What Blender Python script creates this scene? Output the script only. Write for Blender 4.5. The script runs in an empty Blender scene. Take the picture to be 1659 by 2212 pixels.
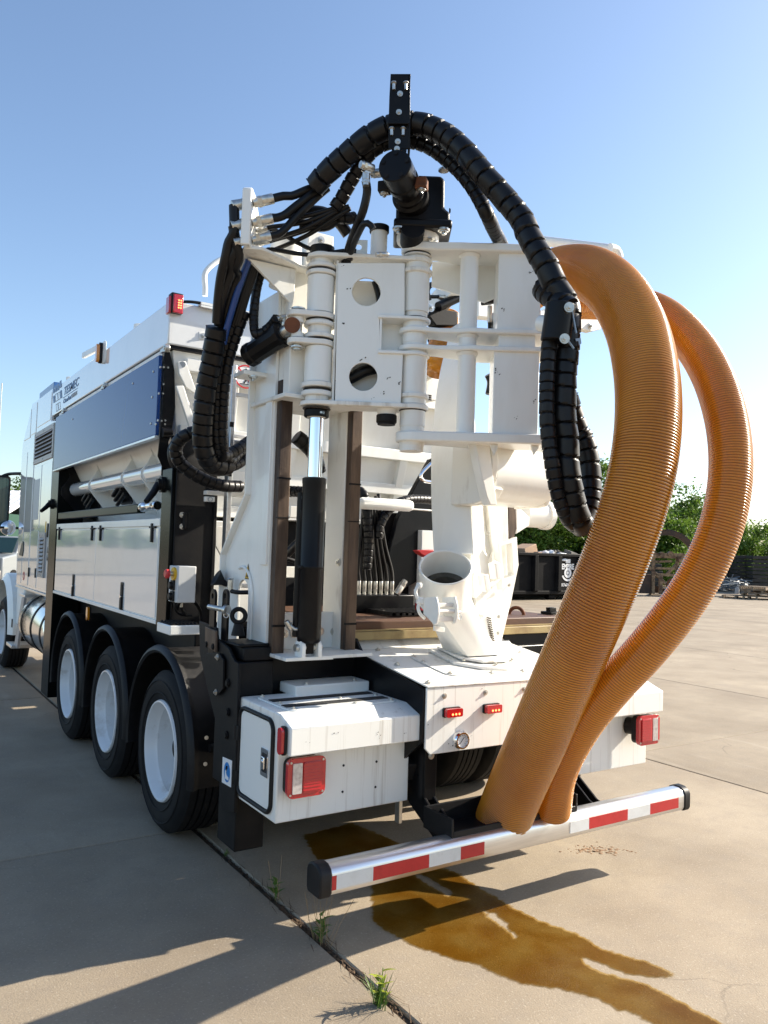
import bpy, bmesh, math, random
from mathutils import Vector, Matrix
random.seed(7)
SC = bpy.context.scene
COL = SC.collection
rad = math.radians

# ------------------------------------------------------------------ camera
W_, H_, FPX = 1659.0, 2212.0, 1710.0
CAM = Vector((-2.8, 0.0, 1.70))
_yd = Vector((-295 - W_/2, 1155 - H_/2, FPX)).normalized()
_xd = Vector((3680 - W_/2, 1280 - H_/2, FPX)); _xd = (_xd - _yd*_xd.dot(_yd)).normalized()
_zd = _xd.cross(_yd)
ROWS = [Vector((_xd[i], _yd[i], _zd[i])) for i in range(3)]     # camera right, down, forward in yard axes
cam = bpy.data.cameras.new('camera'); camo = bpy.data.objects.new('camera', cam); COL.objects.link(camo)
R = Matrix((ROWS[0], -ROWS[1], -ROWS[2])).transposed()
camo.matrix_world = Matrix.Translation(CAM) @ R.to_4x4()
cam.sensor_fit = 'HORIZONTAL'; cam.sensor_width = 36; cam.lens = 36*FPX/W_
cam.clip_start = 0.05; cam.clip_end = 2000
SC.camera = camo

# ------------------------------------------------------------------ sky, sun, exposure
SUN = Vector((1.0, -0.20, 0.565)).normalized()      # towards the sun
world = bpy.data.worlds.new('World'); SC.world = world; world.use_nodes = True
nt = world.node_tree; nt.nodes.clear()
sky = nt.nodes.new('ShaderNodeTexSky'); sky.sky_type = 'NISHITA'; sky.sun_disc = False
sky.sun_elevation = math.asin(SUN.z); sky.sun_rotation = math.atan2(SUN.x, SUN.y)
sky.altitude = 0; sky.air_density = 1.0; sky.dust_density = 1.0; sky.ozone_density = 2.2
bg = nt.nodes.new('ShaderNodeBackground'); bg.inputs['Strength'].default_value = 0.108
wo = nt.nodes.new('ShaderNodeOutputWorld')
nt.links.new(sky.outputs[0], bg.inputs['Color']); nt.links.new(bg.outputs[0], wo.inputs[0])
sl = bpy.data.lights.new('sun', 'SUN'); sl.energy = 5.0; sl.angle = rad(0.53); sl.color = (1.0, 0.91, 0.77)
so = bpy.data.objects.new('sun', sl); COL.objects.link(so)
so.rotation_euler = (-SUN).to_track_quat('-Z', 'Y').to_euler(); so.location = (20, -5, 20)
SC.view_settings.view_transform = 'Standard'; SC.view_settings.look = 'None'
SC.view_settings.exposure = 1.14; SC.view_settings.gamma = 1.0; SC.view_settings.use_curve_mapping = False

# ------------------------------------------------------------------ measuring: a point of the picture at a chosen distance
CROP = dict(A=(0,1000,1000), B=(0,1800,1000), C=(500,2400,1000), D=(900,2500,1000), E=(900,1700,1000), F=(900,900,1000),
    G=(1500,800,1000), H=(1500,1700,1000), I=(900,200,1000), J=(1700,2500,1000), K=(2000,1700,1024), L=(0,1900,600.2),
    M=(2400,2000,624), N=(1000,3200,1500), O=(0,3000,1500), P=(600,1900,600), Q=(1500,1900,600), R=(900,800,600),
    S=(600,1000,750), T=(1400,1100,600), U=(1900,900,600))
def pix(k, x, y):
    if k is None: return x, y
    ox, oy, s = CROP[k]
    return (ox + x*s/1659)*.548611, (oy + y*s/1659)*.548611
def ray(k, x, y):
    px, py = pix(k, x, y)
    c = (px - W_/2, py - H_/2, FPX)
    return ROWS[0]*c[0] + ROWS[1]*c[1] + ROWS[2]*c[2]
def at(k, x, y, X=None, Y=None, Z=None, d=None, pl=None):
    r = ray(k, x, y)
    if X is not None: t = (X - CAM.x)/r.x
    elif Y is not None: t = (Y - CAM.y)/r.y
    elif Z is not None: t = (Z - CAM.z)/r.z
    elif d is not None: t = d/FPX
    else: t = (pl[0] - CAM).dot(pl[1])/r.dot(pl[1])
    return CAM + r*t

# ------------------------------------------------------------------ materials
MATS = {}
def mat(name, col, rough=.5, metal=0., coat=0., spec=.5, noise=0., nscale=8., col2=None, stretch=(1,1,1), bump=0., bscale=40.,
        rvar=0., emis=None, trans=0., ior=1.45, objrand=0., lo=.45, hi=.7, sss=0.):
    m = bpy.data.materials.new(name); m.use_nodes = True; MATS[name] = m
    t = m.node_tree; p = t.nodes['Principled BSDF']; L = t.links.new
    p.inputs['Base Color'].default_value = (*col, 1); p.inputs['Roughness'].default_value = rough
    p.inputs['Metallic'].default_value = metal; p.inputs['Coat Weight'].default_value = coat
    p.inputs['Coat Roughness'].default_value = .04
    p.inputs['Specular IOR Level'].default_value = spec; p.inputs['IOR'].default_value = ior
    p.inputs['Transmission Weight'].default_value = trans
    if sss: p.inputs['Subsurface Weight'].default_value = sss; p.inputs['Subsurface Radius'].default_value = (.03,.012,.004)
    if emis: p.inputs['Emission Color'].default_value = (*emis[:3], 1); p.inputs['Emission Strength'].default_value = emis[3]
    if noise or bump or rvar or objrand:
        g = t.nodes.new('ShaderNodeNewGeometry')
        mp = t.nodes.new('ShaderNodeMapping'); mp.inputs['Scale'].default_value = stretch
        L(g.outputs['Position'], mp.inputs[0])
        n = t.nodes.new('ShaderNodeTexNoise'); n.inputs['Scale'].default_value = nscale; n.inputs['Detail'].default_value = 6; n.inputs['Roughness'].default_value = .62
        L(mp.outputs[0], n.inputs['Vector'])
        r = t.nodes.new('ShaderNodeMapRange'); r.inputs[1].default_value = lo; r.inputs[2].default_value = hi
        L(n.outputs['Fac'], r.inputs[0])
        src = None
        if noise:
            mx = t.nodes.new('ShaderNodeMix'); mx.data_type = 'RGBA'
            mx.inputs[6].default_value = (*col, 1); mx.inputs[7].default_value = (*(col2 or [c*.5 for c in col]), 1)
            mu = t.nodes.new('ShaderNodeMath'); mu.operation = 'MULTIPLY'; mu.inputs[1].default_value = noise
            L(r.outputs[0], mu.inputs[0]); L(mu.outputs[0], mx.inputs[0]); src = mx.outputs[2]
        if objrand:
            oi = t.nodes.new('ShaderNodeObjectInfo'); hs = t.nodes.new('ShaderNodeHueSaturation')
            mr = t.nodes.new('ShaderNodeMapRange'); mr.inputs[3].default_value = 1-objrand; mr.inputs[4].default_value = 1+objrand
            L(oi.outputs['Random'], mr.inputs[0]); L(mr.outputs[0], hs.inputs['Value'])
            if src: L(src, hs.inputs['Color'])
            else: hs.inputs['Color'].default_value = (*col, 1)
            src = hs.outputs[0]
        if src: L(src, p.inputs['Base Color'])
        if rvar:
            rr = t.nodes.new('ShaderNodeMapRange'); rr.inputs[3].default_value = rough; rr.inputs[4].default_value = min(1, rough+rvar)
            L(n.outputs['Fac'], rr.inputs[0]); L(rr.outputs[0], p.inputs['Roughness'])
        if bump:
            n2 = t.nodes.new('ShaderNodeTexNoise'); n2.inputs['Scale'].default_value = bscale; n2.inputs['Detail'].default_value = 4
            L(g.outputs['Position'], n2.inputs['Vector'])
            b = t.nodes.new('ShaderNodeBump'); b.inputs['Strength'].default_value = bump; b.inputs['Distance'].default_value = .01
            L(n2.outputs['Fac'], b.inputs['Height']); L(b.outputs[0], p.inputs['Normal'])
    return m
WHITE = mat('white_paint', (.83,.83,.79), .30, coat=.3, noise=.5, nscale=5, col2=(.66,.63,.55), stretch=(1,1,.22), lo=.5, hi=.8, rvar=.2, bump=.015, bscale=14)
GRIME = mat('worn_white_paint', (.80,.79,.74), .38, coat=.15, noise=1., nscale=9, col2=(.30,.235,.16), stretch=(1,1,.30), lo=.56, hi=.86, rvar=.25, bump=.02, bscale=60)
STREAK = mat('streaked_white_paint', (.84,.83,.78), .34, coat=.2, noise=.75, nscale=42, col2=(.42,.37,.30), stretch=(1,1,.035), lo=.55, hi=.78, rvar=.2, bump=.012, bscale=20)
GLOSS = mat('glossy_white_panel', (.80,.81,.80), .07, coat=1., bump=.012, bscale=1.6, noise=.15, nscale=3)
BLACK = mat('black_gloss_paint', (.005,.005,.006), .20, spec=.22, noise=.5, nscale=6, col2=(.014,.013,.012), rvar=.25, bump=.012, bscale=18)
BLACKM = mat('black_worn_steel', (.005,.005,.006), .42, spec=.25, noise=.7, nscale=5, col2=(.020,.017,.014), rvar=.25, bump=.05, bscale=50)
RUBBER = mat('tyre_rubber', (.008,.008,.009), .72, spec=.25, noise=.6, nscale=7, col2=(.02,.018,.017), bump=.08, bscale=90)
HOSE = mat('black_hose', (.005,.005,.006), .26, spec=.35, noise=.5, nscale=12, col2=(.013,.012,.012), rvar=.25)
PLASTIC = mat('black_plastic', (.008,.008,.009), .38, spec=.3, noise=.4, nscale=9, col2=(.03,.028,.027), rvar=.2)
NAVY = mat('navy_gloss_panel', (.010,.050,.20), .08, spec=.25, bump=.02, bscale=1.3, noise=.3, nscale=2.5, col2=(.012,.06,.22))
BLUE = mat('blue_paint', (.03,.10,.28), .3, coat=.4)
CHROME = mat('chrome', (.82,.83,.85), .07, metal=1.)
ALU = mat('brushed_aluminium', (.72,.72,.72), .30, metal=.9, noise=.5, nscale=18, col2=(.5,.5,.5), stretch=(.15,3,3), bump=.02, bscale=160)
TANK = mat('polished_tank', (.75,.76,.78), .12, metal=1., rvar=.1, nscale=3)
ZINC = mat('zinc_steel', (.60,.59,.55), .33, metal=.9, noise=.5, nscale=60, col2=(.38,.34,.27))
RAIL = mat('worn_brown_rail', (.040,.024,.017), .40, metal=.3, noise=1., nscale=11, col2=(.17,.115,.078), stretch=(1,1,.12), rvar=.3, bump=.1, bscale=60, lo=.4, hi=.68)
RUST = mat('rust', (.16,.055,.022), .8, noise=.8, nscale=14, col2=(.06,.025,.014), bump=.2, bscale=60)
def orange_mat():
    m = mat('amber_hose', (.62,.265,.024), .15, coat=.5, noise=.9, nscale=2.4, col2=(.44,.155,.012), stretch=(1,1,.6), rvar=.14)
    t = m.node_tree; L = t.links.new; p = t.nodes['Principled BSDF']; src = p.inputs['Base Color'].links[0].from_socket
    a = t.nodes.new('ShaderNodeAttribute'); a.attribute_name = 'rib'      # dark brown in the grooves, hose colour on the ribs
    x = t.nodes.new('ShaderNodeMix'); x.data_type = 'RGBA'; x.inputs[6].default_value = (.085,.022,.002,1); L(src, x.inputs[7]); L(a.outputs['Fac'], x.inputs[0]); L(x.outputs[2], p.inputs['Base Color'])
    tl = t.nodes.new('ShaderNodeBsdfTranslucent'); tl.inputs['Color'].default_value = (.85,.42,.07,1)
    mx = t.nodes.new('ShaderNodeMixShader'); mx.inputs[0].default_value = .22; L(p.outputs[0], mx.inputs[1]); L(tl.outputs[0], mx.inputs[2]); L(mx.outputs[0], t.nodes['Material Output'].inputs[0])
    return m
ORANGE = orange_mat()
RED = mat('red_lens', (.50,.010,.016), .10, coat=1., noise=.3, nscale=90, col2=(.28,.004,.008))
REDP = mat('red_plastic', (.55,.05,.05), .35)
REDTAPE = mat('red_tape', (.48,.028,.028), .35, noise=.3, nscale=25)
WTAPE = mat('white_tape', (.66,.67,.66), .35, noise=.35, nscale=25, col2=(.5,.49,.45))
LED = mat('lit_led', (.8,.1,.05), .3, emis=(1,.16,.05,3.0))
AMBER = mat('amber_lens', (.75,.26,.01), .12, coat=1.)
CLEAR = mat('clear_lens', (.62,.58,.56), .08, metal=.3, coat=1., noise=.6, nscale=60, col2=(.25,.2,.2))
YELLOW = mat('yellow_print', (.75,.45,.02), .45)
SIGNW = mat('sign_white', (.78,.78,.78), .4)
SIGNB = mat('sign_blue', (.02,.19,.50), .4)
SIGNR = mat('sign_red', (.6,.02,.03), .4)
SIGNK = mat('sign_black', (.02,.02,.02), .4)
LOGO = mat('logo_blue', (.06,.15,.32), .4)
LOGOG = mat('logo_grey', (.42,.45,.48), .4)
DECKW = mat('deck_edge_brown', (.10,.045,.022), .6, noise=.8, nscale=6, col2=(.05,.03,.02), stretch=(.3,1,2), bump=.1)
DECKY = mat('deck_edge_ochre', (.36,.27,.12), .6, noise=.7, nscale=9, col2=(.2,.12,.05))
BLUEH = mat('blue_hose', (.02,.06,.22), .35)
GREENK = mat('dark_green_paint', (.006,.010,.007), .30, spec=.10)
POSTK = mat('black_post_paint', (.004,.005,.005), .22, spec=.09, noise=.4, nscale=6, col2=(.012,.011,.010))
GLASSD = mat('dark_glass', (.02,.05,.045), .05, coat=1.)
INNER = mat('pipe_inner_dust', (.10,.085,.065), .8, noise=.6, nscale=20)

# ------------------------------------------------------------------ mesh building
class MB:
    def __init__(s): s.v = []; s.f = []
    def add(s, vs, fs):
        b = len(s.v); s.v += [Vector(v) for v in vs]; s.f += [tuple(i+b for i in f) for f in fs]; return s
    def box(s, x0, x1, y0, y1, z0, z1):
        return s.add([(x0,y0,z0),(x1,y0,z0),(x1,y1,z0),(x0,y1,z0),(x0,y0,z1),(x1,y0,z1),(x1,y1,z1),(x0,y1,z1)],
              [(0,3,2,1),(4,5,6,7),(0,1,5,4),(1,2,6,5),(2,3,7,6),(3,0,4,7)])
    def obox(s, c, a, b, d):
        c, a, b, d = map(Vector, (c, a, b, d)); o = [(-1,-1,-1),(1,-1,-1),(1,1,-1),(-1,1,-1),(-1,-1,1),(1,-1,1),(1,1,1),(-1,1,1)]
        return s.add([c+a*i+b*j+d*k for i,j,k in o], [(0,3,2,1),(4,5,6,7),(0,1,5,4),(1,2,6,5),(2,3,7,6),(3,0,4,7)])
    def bar(s, p0, p1, w, h, up=(0,0,1)):
        p0, p1 = Vector(p0), Vector(p1); d = (p1-p0); L = d.length; d.normalize(); u = Vector(up)
        sx = d.cross(u).normalized(); u = sx.cross(d)
        return s.obox((p0+p1)/2, d*L/2, sx*w/2, u*h/2)
    def prism(s, poly, off):
        n = len(poly); off = Vector(off); vs = [Vector(p) for p in poly] + [Vector(p)+off for p in poly]
        return s.add(vs, [tuple(range(n))[::-1], tuple(range(n, 2*n))] + [(i,(i+1)%n,(i+1)%n+n,i+n) for i in range(n)])
    def cyl(s, p0, p1, r, r1=None, n=24, cap=True):
        p0, p1 = Vector(p0), Vector(p1); r1 = r if r1 is None else r1
        d = (p1-p0).normalized(); a = d.orthogonal().normalized(); b = d.cross(a)
        vs = []
        for p, q in ((p0, r), (p1, r1)):
            vs += [p + (a*math.cos(2*math.pi*i/n) + b*math.sin(2*math.pi*i/n))*q for i in range(n)]
        fs = [(i,(i+1)%n,(i+1)%n+n,i+n) for i in range(n)]
        if cap: fs += [tuple(range(n))[::-1], tuple(range(n, 2*n))]
        return s.add(vs, fs)
    def lathe(s, prof, o, ax, n=32, closed=False):
        o, d = Vector(o), Vector(ax).normalized(); a = d.orthogonal().normalized(); b = d.cross(a); m = len(prof)
        vs = [o + d*h + (a*math.cos(2*math.pi*i/n)+b*math.sin(2*math.pi*i/n))*r for r, h in prof for i in range(n)]
        fs = []
        for j in range(m if closed else m-1):
            k = (j+1) % m
            fs += [(j*n+i, j*n+(i+1)%n, k*n+(i+1)%n, k*n+i) for i in range(n)]
        return s.add(vs, fs)
    def tube(s, pts, r, n=12, cap=True):
        """sweep; r is a number or r(length, angle)"""
        pts = [Vector(p) for p in pts]; m = len(pts)
        tg = [(pts[min(i+1,m-1)]-pts[max(i-1,0)]).normalized() for i in range(m)]
        a = tg[0].orthogonal().normalized(); vs = []; L = 0
        for i in range(m):
            if i: L += (pts[i]-pts[i-1]).length
            a = (a - tg[i]*a.dot(tg[i])).normalized(); b = tg[i].cross(a)
            for k in range(n):
                t = 2*math.pi*k/n; q = r(L, t) if callable(r) else r
                vs.append(pts[i] + (a*math.cos(t)+b*math.sin(t))*q)
        fs = [(i*n+k, i*n+(k+1)%n, (i+1)*n+(k+1)%n, (i+1)*n+k) for i in range(m-1) for k in range(n)]
        if cap: fs += [tuple(range(n))[::-1], tuple(range((m-1)*n, m*n))]
        return s.add(vs, fs)
    def plate(s, outer, holes, to3, off):
        """flat outline with holes, given thickness off"""
        bm = bmesh.new(); es = []
        for loop in [outer]+list(holes):
            vs = [bm.verts.new(to3(*p)) for p in loop]
            es += [bm.edges.new((vs[i], vs[(i+1)%len(vs)])) for i in range(len(vs))]
        bmesh.ops.triangle_fill(bm, use_beauty=True, use_dissolve=False, edges=es)
        g = bmesh.ops.extrude_face_region(bm, geom=list(bm.faces))
        bmesh.ops.translate(bm, verts=[e for e in g['geom'] if isinstance(e, bmesh.types.BMVert)], vec=Vector(off))
        bmesh.ops.recalc_face_normals(bm, faces=list(bm.faces))
        bm.verts.index_update(); s.add([v.co.copy() for v in bm.verts], [tuple(v.index for v in f.verts) for f in bm.faces]); bm.free(); return s
    def mesh(s, name, m, ang=38, smooth=True, fix=True):
        me = bpy.data.meshes.new(name); me.from_pydata(s.v, [], s.f)
        if fix:
            bm = bmesh.new(); bm.from_mesh(me); bmesh.ops.recalc_face_normals(bm, faces=list(bm.faces)); bm.to_mesh(me); bm.free()
        if m: me.materials.append(m)
        if smooth:
            me.polygons.foreach_set('use_smooth', [True]*len(me.polygons)); me.set_sharp_from_angle(angle=rad(ang))
        me.update(); return me
    def build(s, name, m, parent=None, bevel=0., ang=38, smooth=True, label=None, fix=True):
        o = bpy.data.objects.new(name, s.mesh(name, m, ang, smooth, fix)); COL.objects.link(o); attach(o, parent)
        if bevel:
            bv = o.modifiers.new('bevel', 'BEVEL'); bv.width = bevel; bv.segments = 2; bv.limit_method = 'ANGLE'; bv.angle_limit = rad(40)
        if label: o['label'] = label
        return o
BASE = {}
def attach(o, parent):
    if parent is None: return
    o.parent = parent
    if parent.name in BASE: o.matrix_parent_inverse = Matrix.Translation(-BASE[parent.name])
def thing(name, label, cat, loc=(0,0,0), group=None):
    o = bpy.data.objects.new(name, None); COL.objects.link(o); o.location = loc; BASE[o.name] = Vector(loc); o.empty_display_size = .2
    tag(o, label, cat, group); return o
def tag(o, label=None, cat=None, group=None, kind=None):
    if label: o['label'] = label
    if cat: o['category'] = cat
    if group: o['group'] = group
    if kind: o['kind'] = kind
    return o
def smooth_path(pts, step=.02):
    pts = [Vector(p) for p in pts]; P = [pts[0]*2-pts[1]] + pts + [pts[-1]*2-pts[-2]]; out = []
    for i in range(1, len(P)-2):
        a, b, c, d = P[i-1:i+3]; n = max(2, int((c-b).length/step*2))
        for k in range(n):
            t = k/n
            out.append(.5*((2*b) + (c-a)*t + (2*a-5*b+4*c-d)*t*t + (3*b-a-3*c+d)*t**3))
    out.append(pts[-1]); 
    res = [out[0]]; acc = 0           # even spacing
    for p, q in zip(out, out[1:]):
        L = (q-p).length
        if L < 1e-9: continue
        s = step - acc
        while s <= L: res.append(p + (q-p)*(s/L)); s += step
        acc = (acc + L) % step
    if (res[-1]-out[-1]).length > step*.2: res.append(out[-1])
    return res
def circ(cx, cy, r, n=28, a0=0, a1=360): 
    full = abs(a1-a0) >= 360
    return [(cx+r*math.cos(rad(a0+(a1-a0)*i/(n if full else n-1))), cy+r*math.sin(rad(a0+(a1-a0)*i/(n if full else n-1)))) for i in range(n)]
def rrect(x0, x1, y0, y1, r, n=6):
    o = []
    for cx, cy, a in ((x1-r,y1-r,0),(x0+r,y1-r,90),(x0+r,y0+r,180),(x1-r,y0+r,270)): o += circ(cx, cy, r, n, a, a+90)
    return o
PX = lambda X: (lambda y, z: Vector((X, y, z)))
PY = lambda Y: (lambda x, z: Vector((x, Y, z)))
PZ = lambda Z: (lambda x, y: Vector((x, y, Z)))
# hexagon bolts share one mesh
_hex = MB().cyl((0,0,-.3),(0,0,.45),1,n=6).cyl((0,0,-.3),(0,0,.12),1.35,n=16).cyl((0,0,.4),(0,0,1.0),.5,n=10).mesh('bolt', ZINC, smooth=False)
_hexd = MB().cyl((0,0,-.3),(0,0,.45),1,n=6).cyl((0,0,-.3),(0,0,.12),1.3,n=16).mesh('bolt_head', BLACKM, smooth=False)
_hexs = MB().cyl((0,0,-.3),(0,0,.5),1,.8,n=12).mesh('screw_head', ZINC, smooth=False)
def bolts(pts, nrm, r, parent, name='bolt', me=None):
    q = Vector(nrm).to_track_quat('Z', 'Y')
    for p in pts:
        o = bpy.data.objects.new(name, me or _hex); COL.objects.link(o); attach(o, parent)
        o.matrix_basis = Matrix.LocRotScale(Vector(p), q @ Matrix.Rotation(random.random()*1.5, 3, 'Z').to_quaternion(), Vector((r,r,r)))
def text(body, size, o, u, v, m, parent, name='lettering', shear=0., ext=.001, align='LEFT', sx=1., bold=0., width=None):
    c = bpy.data.curves.new(name, 'FONT'); c.body = body; c.size = size; c.extrude = ext; c.shear = shear; c.align_x = align; c.offset = bold; c.resolution_u = 3
    t = bpy.data.objects.new(name+'_src', c); COL.objects.link(t)
    dg = bpy.context.evaluated_depsgraph_get(); me = bpy.data.meshes.new_from_object(t.evaluated_get(dg)); bpy.data.objects.remove(t)
    if width: xs = [q.co.x for q in me.vertices]; sx = width/(max(xs)-min(xs))
    u, v = Vector(u).normalized()*sx, Vector(v).normalized(); w = u.cross(v).normalized()
    me.transform(Matrix.Translation(Vector(o)) @ Matrix((u, v, w)).transposed().to_4x4())
    me.materials.clear(); me.materials.append(m); me.name = name
    ob = bpy.data.objects.new(name, me); COL.objects.link(ob); attach(ob, parent); return ob
def wrap(R, pitch=.05, gap=.12, depth=.17):
    def f(L, t):
        q = (L/pitch + .22*math.sin(L*9.1) + .13*math.sin(L*23.7+1) - t/(2*math.pi)*.55*(1 if t < math.pi else 1) + (.55*t/(math.pi) - .55 if t > math.pi else 0)*1.0) % 1.0
        return R*(1-depth) if q < gap else R*(.985 + .055*(q-gap)/(1-gap) + .012*math.sin(L*31+t*2))
    return f
def wrapped_hose(pts, R, name, parent, pitch=.045, n=18, m=None, gap=.13):
    return MB().tube(smooth_path(pts, pitch/13), wrap(R, pitch, gap), n).build(name, m or HOSE, parent, ang=50)
def plain_hose(pts, R, name, parent, m=None, n=10, step=.02):
    return MB().tube(smooth_path(pts, step), R, n).build(name, m or HOSE, parent, ang=60)
def fitting(p, d, r, L, name, parent, m=None):
    """crimped hose end: collar, hexagon nut"""
    p, d = Vector(p), Vector(d).normalized()
    b = MB().lathe([(0,0),(r,0),(r*1.06,.02*L),(r*1.06,.55*L),(r*.9,.6*L)], p, d, 16)
    b.cyl(p+d*L*.58, p+d*L*.78, r*1.12, n=6).cyl(p+d*L*.78, p+d*L*1.0, r*.95, n=12)
    return b.build(name, m or ZINC, parent)

# ================================================================== THE SETTING
def concrete_mat():
    m = bpy.data.materials.new('concrete'); m.use_nodes = True; t = m.node_tree; p = t.nodes['Principled BSDF']; L = t.links.new
    g = t.nodes.new('ShaderNodeNewGeometry')
    def noise(scale, detail=6, stretch=(1,1,1), rough=.6):
        mp = t.nodes.new('ShaderNodeMapping'); mp.inputs['Scale'].default_value = stretch; L(g.outputs['Position'], mp.inputs[0])
        n = t.nodes.new('ShaderNodeTexNoise'); n.inputs['Scale'].default_value = scale; n.inputs['Detail'].default_value = detail; n.inputs['Roughness'].default_value = rough
        L(mp.outputs[0], n.inputs['Vector']); return n.outputs['Fac']
    def rng(x, a, b, c=0., d=1.):
        r = t.nodes.new('ShaderNodeMapRange'); r.inputs[1].default_value = a; r.inputs[2].default_value = b; r.inputs[3].default_value = c; r.inputs[4].default_value = d
        L(x, r.inputs[0]); return r.outputs[0]
    def mix(f, a, b, mode='MIX'):
        x = t.nodes.new('ShaderNodeMix'); x.data_type = 'RGBA'; x.blend_type = mode
        L(f, x.inputs[0])
        for i, c in ((6, a), (7, b)):
            if isinstance(c, tuple): x.inputs[i].default_value = (*c, 1)
            else: L(c, x.inputs[i])
        return x.outputs[2]
    c = mix(rng(noise(1.1), .35, .68), (.345,.283,.205), (.245,.196,.139))
    c = mix(rng(noise(7), .48, .75, 0, .55), c, (.25,.21,.165))
    c = mix(rng(noise(85, 3), .58, .71, 0, .5), c, (.52,.46,.37))       # pale sand grains
    c = mix(rng(noise(60, 3), .58, .73, 0, .55), c, (.19,.155,.115))         # dark grains
    c = mix(rng(noise(.22, 5, (1,.28,1)), .56, .74, 0, .55), c, (.30,.185,.10))   # rusty drag stains
    c = mix(rng(noise(.5, 4), .62, .78, 0, .6), c, (.20,.175,.145))        # old dark stains
    vo = t.nodes.new('ShaderNodeTexVoronoi'); vo.feature = 'DISTANCE_TO_EDGE'; vo.inputs['Scale'].default_value = .33
    ad = t.nodes.new('ShaderNodeVectorMath'); ad.operation = 'ADD'; nv = t.nodes.new('ShaderNodeTexNoise'); nv.inputs['Scale'].default_value = 2.2; nv.inputs['Detail'].default_value = 6; L(g.outputs['Position'], nv.inputs['Vector'])
    sc_ = t.nodes.new('ShaderNodeVectorMath'); sc_.operation = 'SCALE'; sc_.inputs['Scale'].default_value = .45; L(nv.outputs['Color'], sc_.inputs[0]); L(g.outputs['Position'], ad.inputs[0]); L(sc_.outputs[0], ad.inputs[1]); L(ad.outputs[0], vo.inputs['Vector'])
    ck = t.nodes.new('ShaderNodeMath'); ck.operation = 'MULTIPLY'; L(rng(vo.outputs['Distance'], .0, .0035, 1., 0.), ck.inputs[0]); L(rng(noise(.45, 3), .50, .60), ck.inputs[1])
    c = mix(ck.outputs[0], c, (.11,.09,.07))
    c = mix(rng(noise(3.0, 8, (1,.12,1)), .63, .74, 0, .35), c, (.52,.46,.37))     # pale drag scratches
    oi = t.nodes.new('ShaderNodeObjectInfo'); hs = t.nodes.new('ShaderNodeHueSaturation'); L(c, hs.inputs['Color']); L(rng(oi.outputs['Random'], 0, 1, .93, 1.06), hs.inputs['Value'])
    L(hs.outputs[0], p.inputs['Base Color']); p.inputs['Roughness'].default_value = .82; p.inputs['Specular IOR Level'].default_value = .3
    b = t.nodes.new('ShaderNodeBump'); b.inputs['Strength'].default_value = .35; b.inputs['Distance'].default_value = .006
    L(noise(120, 4), b.inputs['Height']); L(b.outputs[0], p.inputs['Normal'])
    return m
CONC = concrete_mat()
DIRT = mat('joint_dirt', (.085,.066,.045), .9, noise=.8, nscale=20, col2=(.03,.024,.016), bump=.5, bscale=60)
YARD = mat('dry_ground', (.26,.215,.15), .9, noise=.8, nscale=.4, col2=(.15,.13,.07), bump=.3, bscale=6)
g = MB(); S = 700
g.add([(-S,-S,-.03),(S,-S,-.03),(S,S,-.03),(-S,S,-.03)], [(0,1,2,3)])
ground = tag(g.build('ground', YARD, smooth=False), kind='structure')
pv = tag(MB().box(-29,46,-12,44,-.028,-.016).build('concrete_yard', DIRT, smooth=False), kind='structure')
XS = [-1.047 + 3.93*i for i in range(-7, 12)]; YS = [4.65 + 4.6*i for i in range(-3, 9)]
_slabs = {}
for i in range(len(XS)-1):
    for j in range(len(YS)-1):
        x0, x1, y0, y1 = XS[i], XS[i+1], YS[j], YS[j+1]
        ga = .017 if abs(x0+1.047) < .01 else .006; gb = .017 if abs(x1+1.047) < .01 else .006
        key = (ga, gb)
        if key not in _slabs:
            w, h = 3.93, 4.6; c = .006; b = MB()
            a0, a1, b0, b1 = ga, w-gb, .007, h-.007
            b.add([(a0,b0,-.03),(a1,b0,-.03),(a1,b1,-.03),(a0,b1,-.03),(a0,b0,-c),(a1,b0,-c),(a1,b1,-c),(a0,b1,-c),(a0+c,b0+c,0),(a1-c,b0+c,0),(a1-c,b1-c,0),(a0+c,b1-c,0)],
                  [(0,1,5,4),(1,2,6,5),(2,3,7,6),(3,0,4,7),(4,5,9,8),(5,6,10,9),(6,7,11,10),(7,4,8,11),(8,9,10,11)])
            _slabs[key] = b.mesh('slab', CONC, smooth=False)
        o = bpy.data.objects.new('slab', _slabs[key]); COL.objects.link(o); o.parent = pv; o.location = (x0, y0 + (.09 if x1 < -1 else -.06)*(0), 0)

# ================================================================== THE TRUCK
T = thing('vacuum_truck', 'white vacuum excavator truck with crane arm, black side hoses and navy side panel', 'truck', (0, 6, 0))
LX = -1.25                                         # left flank

# ---- chassis
fr = MB().box(-.45,-.35,3.9,12.3,.62,.90).build('frame_rail', BLACKM, T, .006)
MB().box(.35,.45,3.9,12.3,.62,.90).build('frame_rail', BLACKM, T, .006)
rb = MB().box(-1.03,.98,3.70,3.98,.80,1.135).build('rear_beam', BLACK, T, .008)
pl = MB().plate(rrect(-.985,-.905,.86,1.02,.03),[],PY(3.694),(0,.02,0)).build('bolt_plate', BLACKM, rb, .002)
bolts([(-.945,3.692,.99),(-.945,3.692,.90)], (0,-1,0), .012, rb)
for x, y0 in ((-.5,3.75),(.35,3.75)):
    MB().prism([(x,3.7,.62),(x,4.6,.62),(x,4.6,1.1),(x,3.7,1.1)],(.12,0,0)).build('frame_bracket', BLACKM, T, .006)
MB().box(-.62,.62,4.05,4.75,.93,1.20).build('sub_frame', BLACKM, T, .01)
MB().box(-1.0,1.0,4.9,8.3,.98,1.17).build('body_floor', BLACKM, T, .01)
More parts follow.
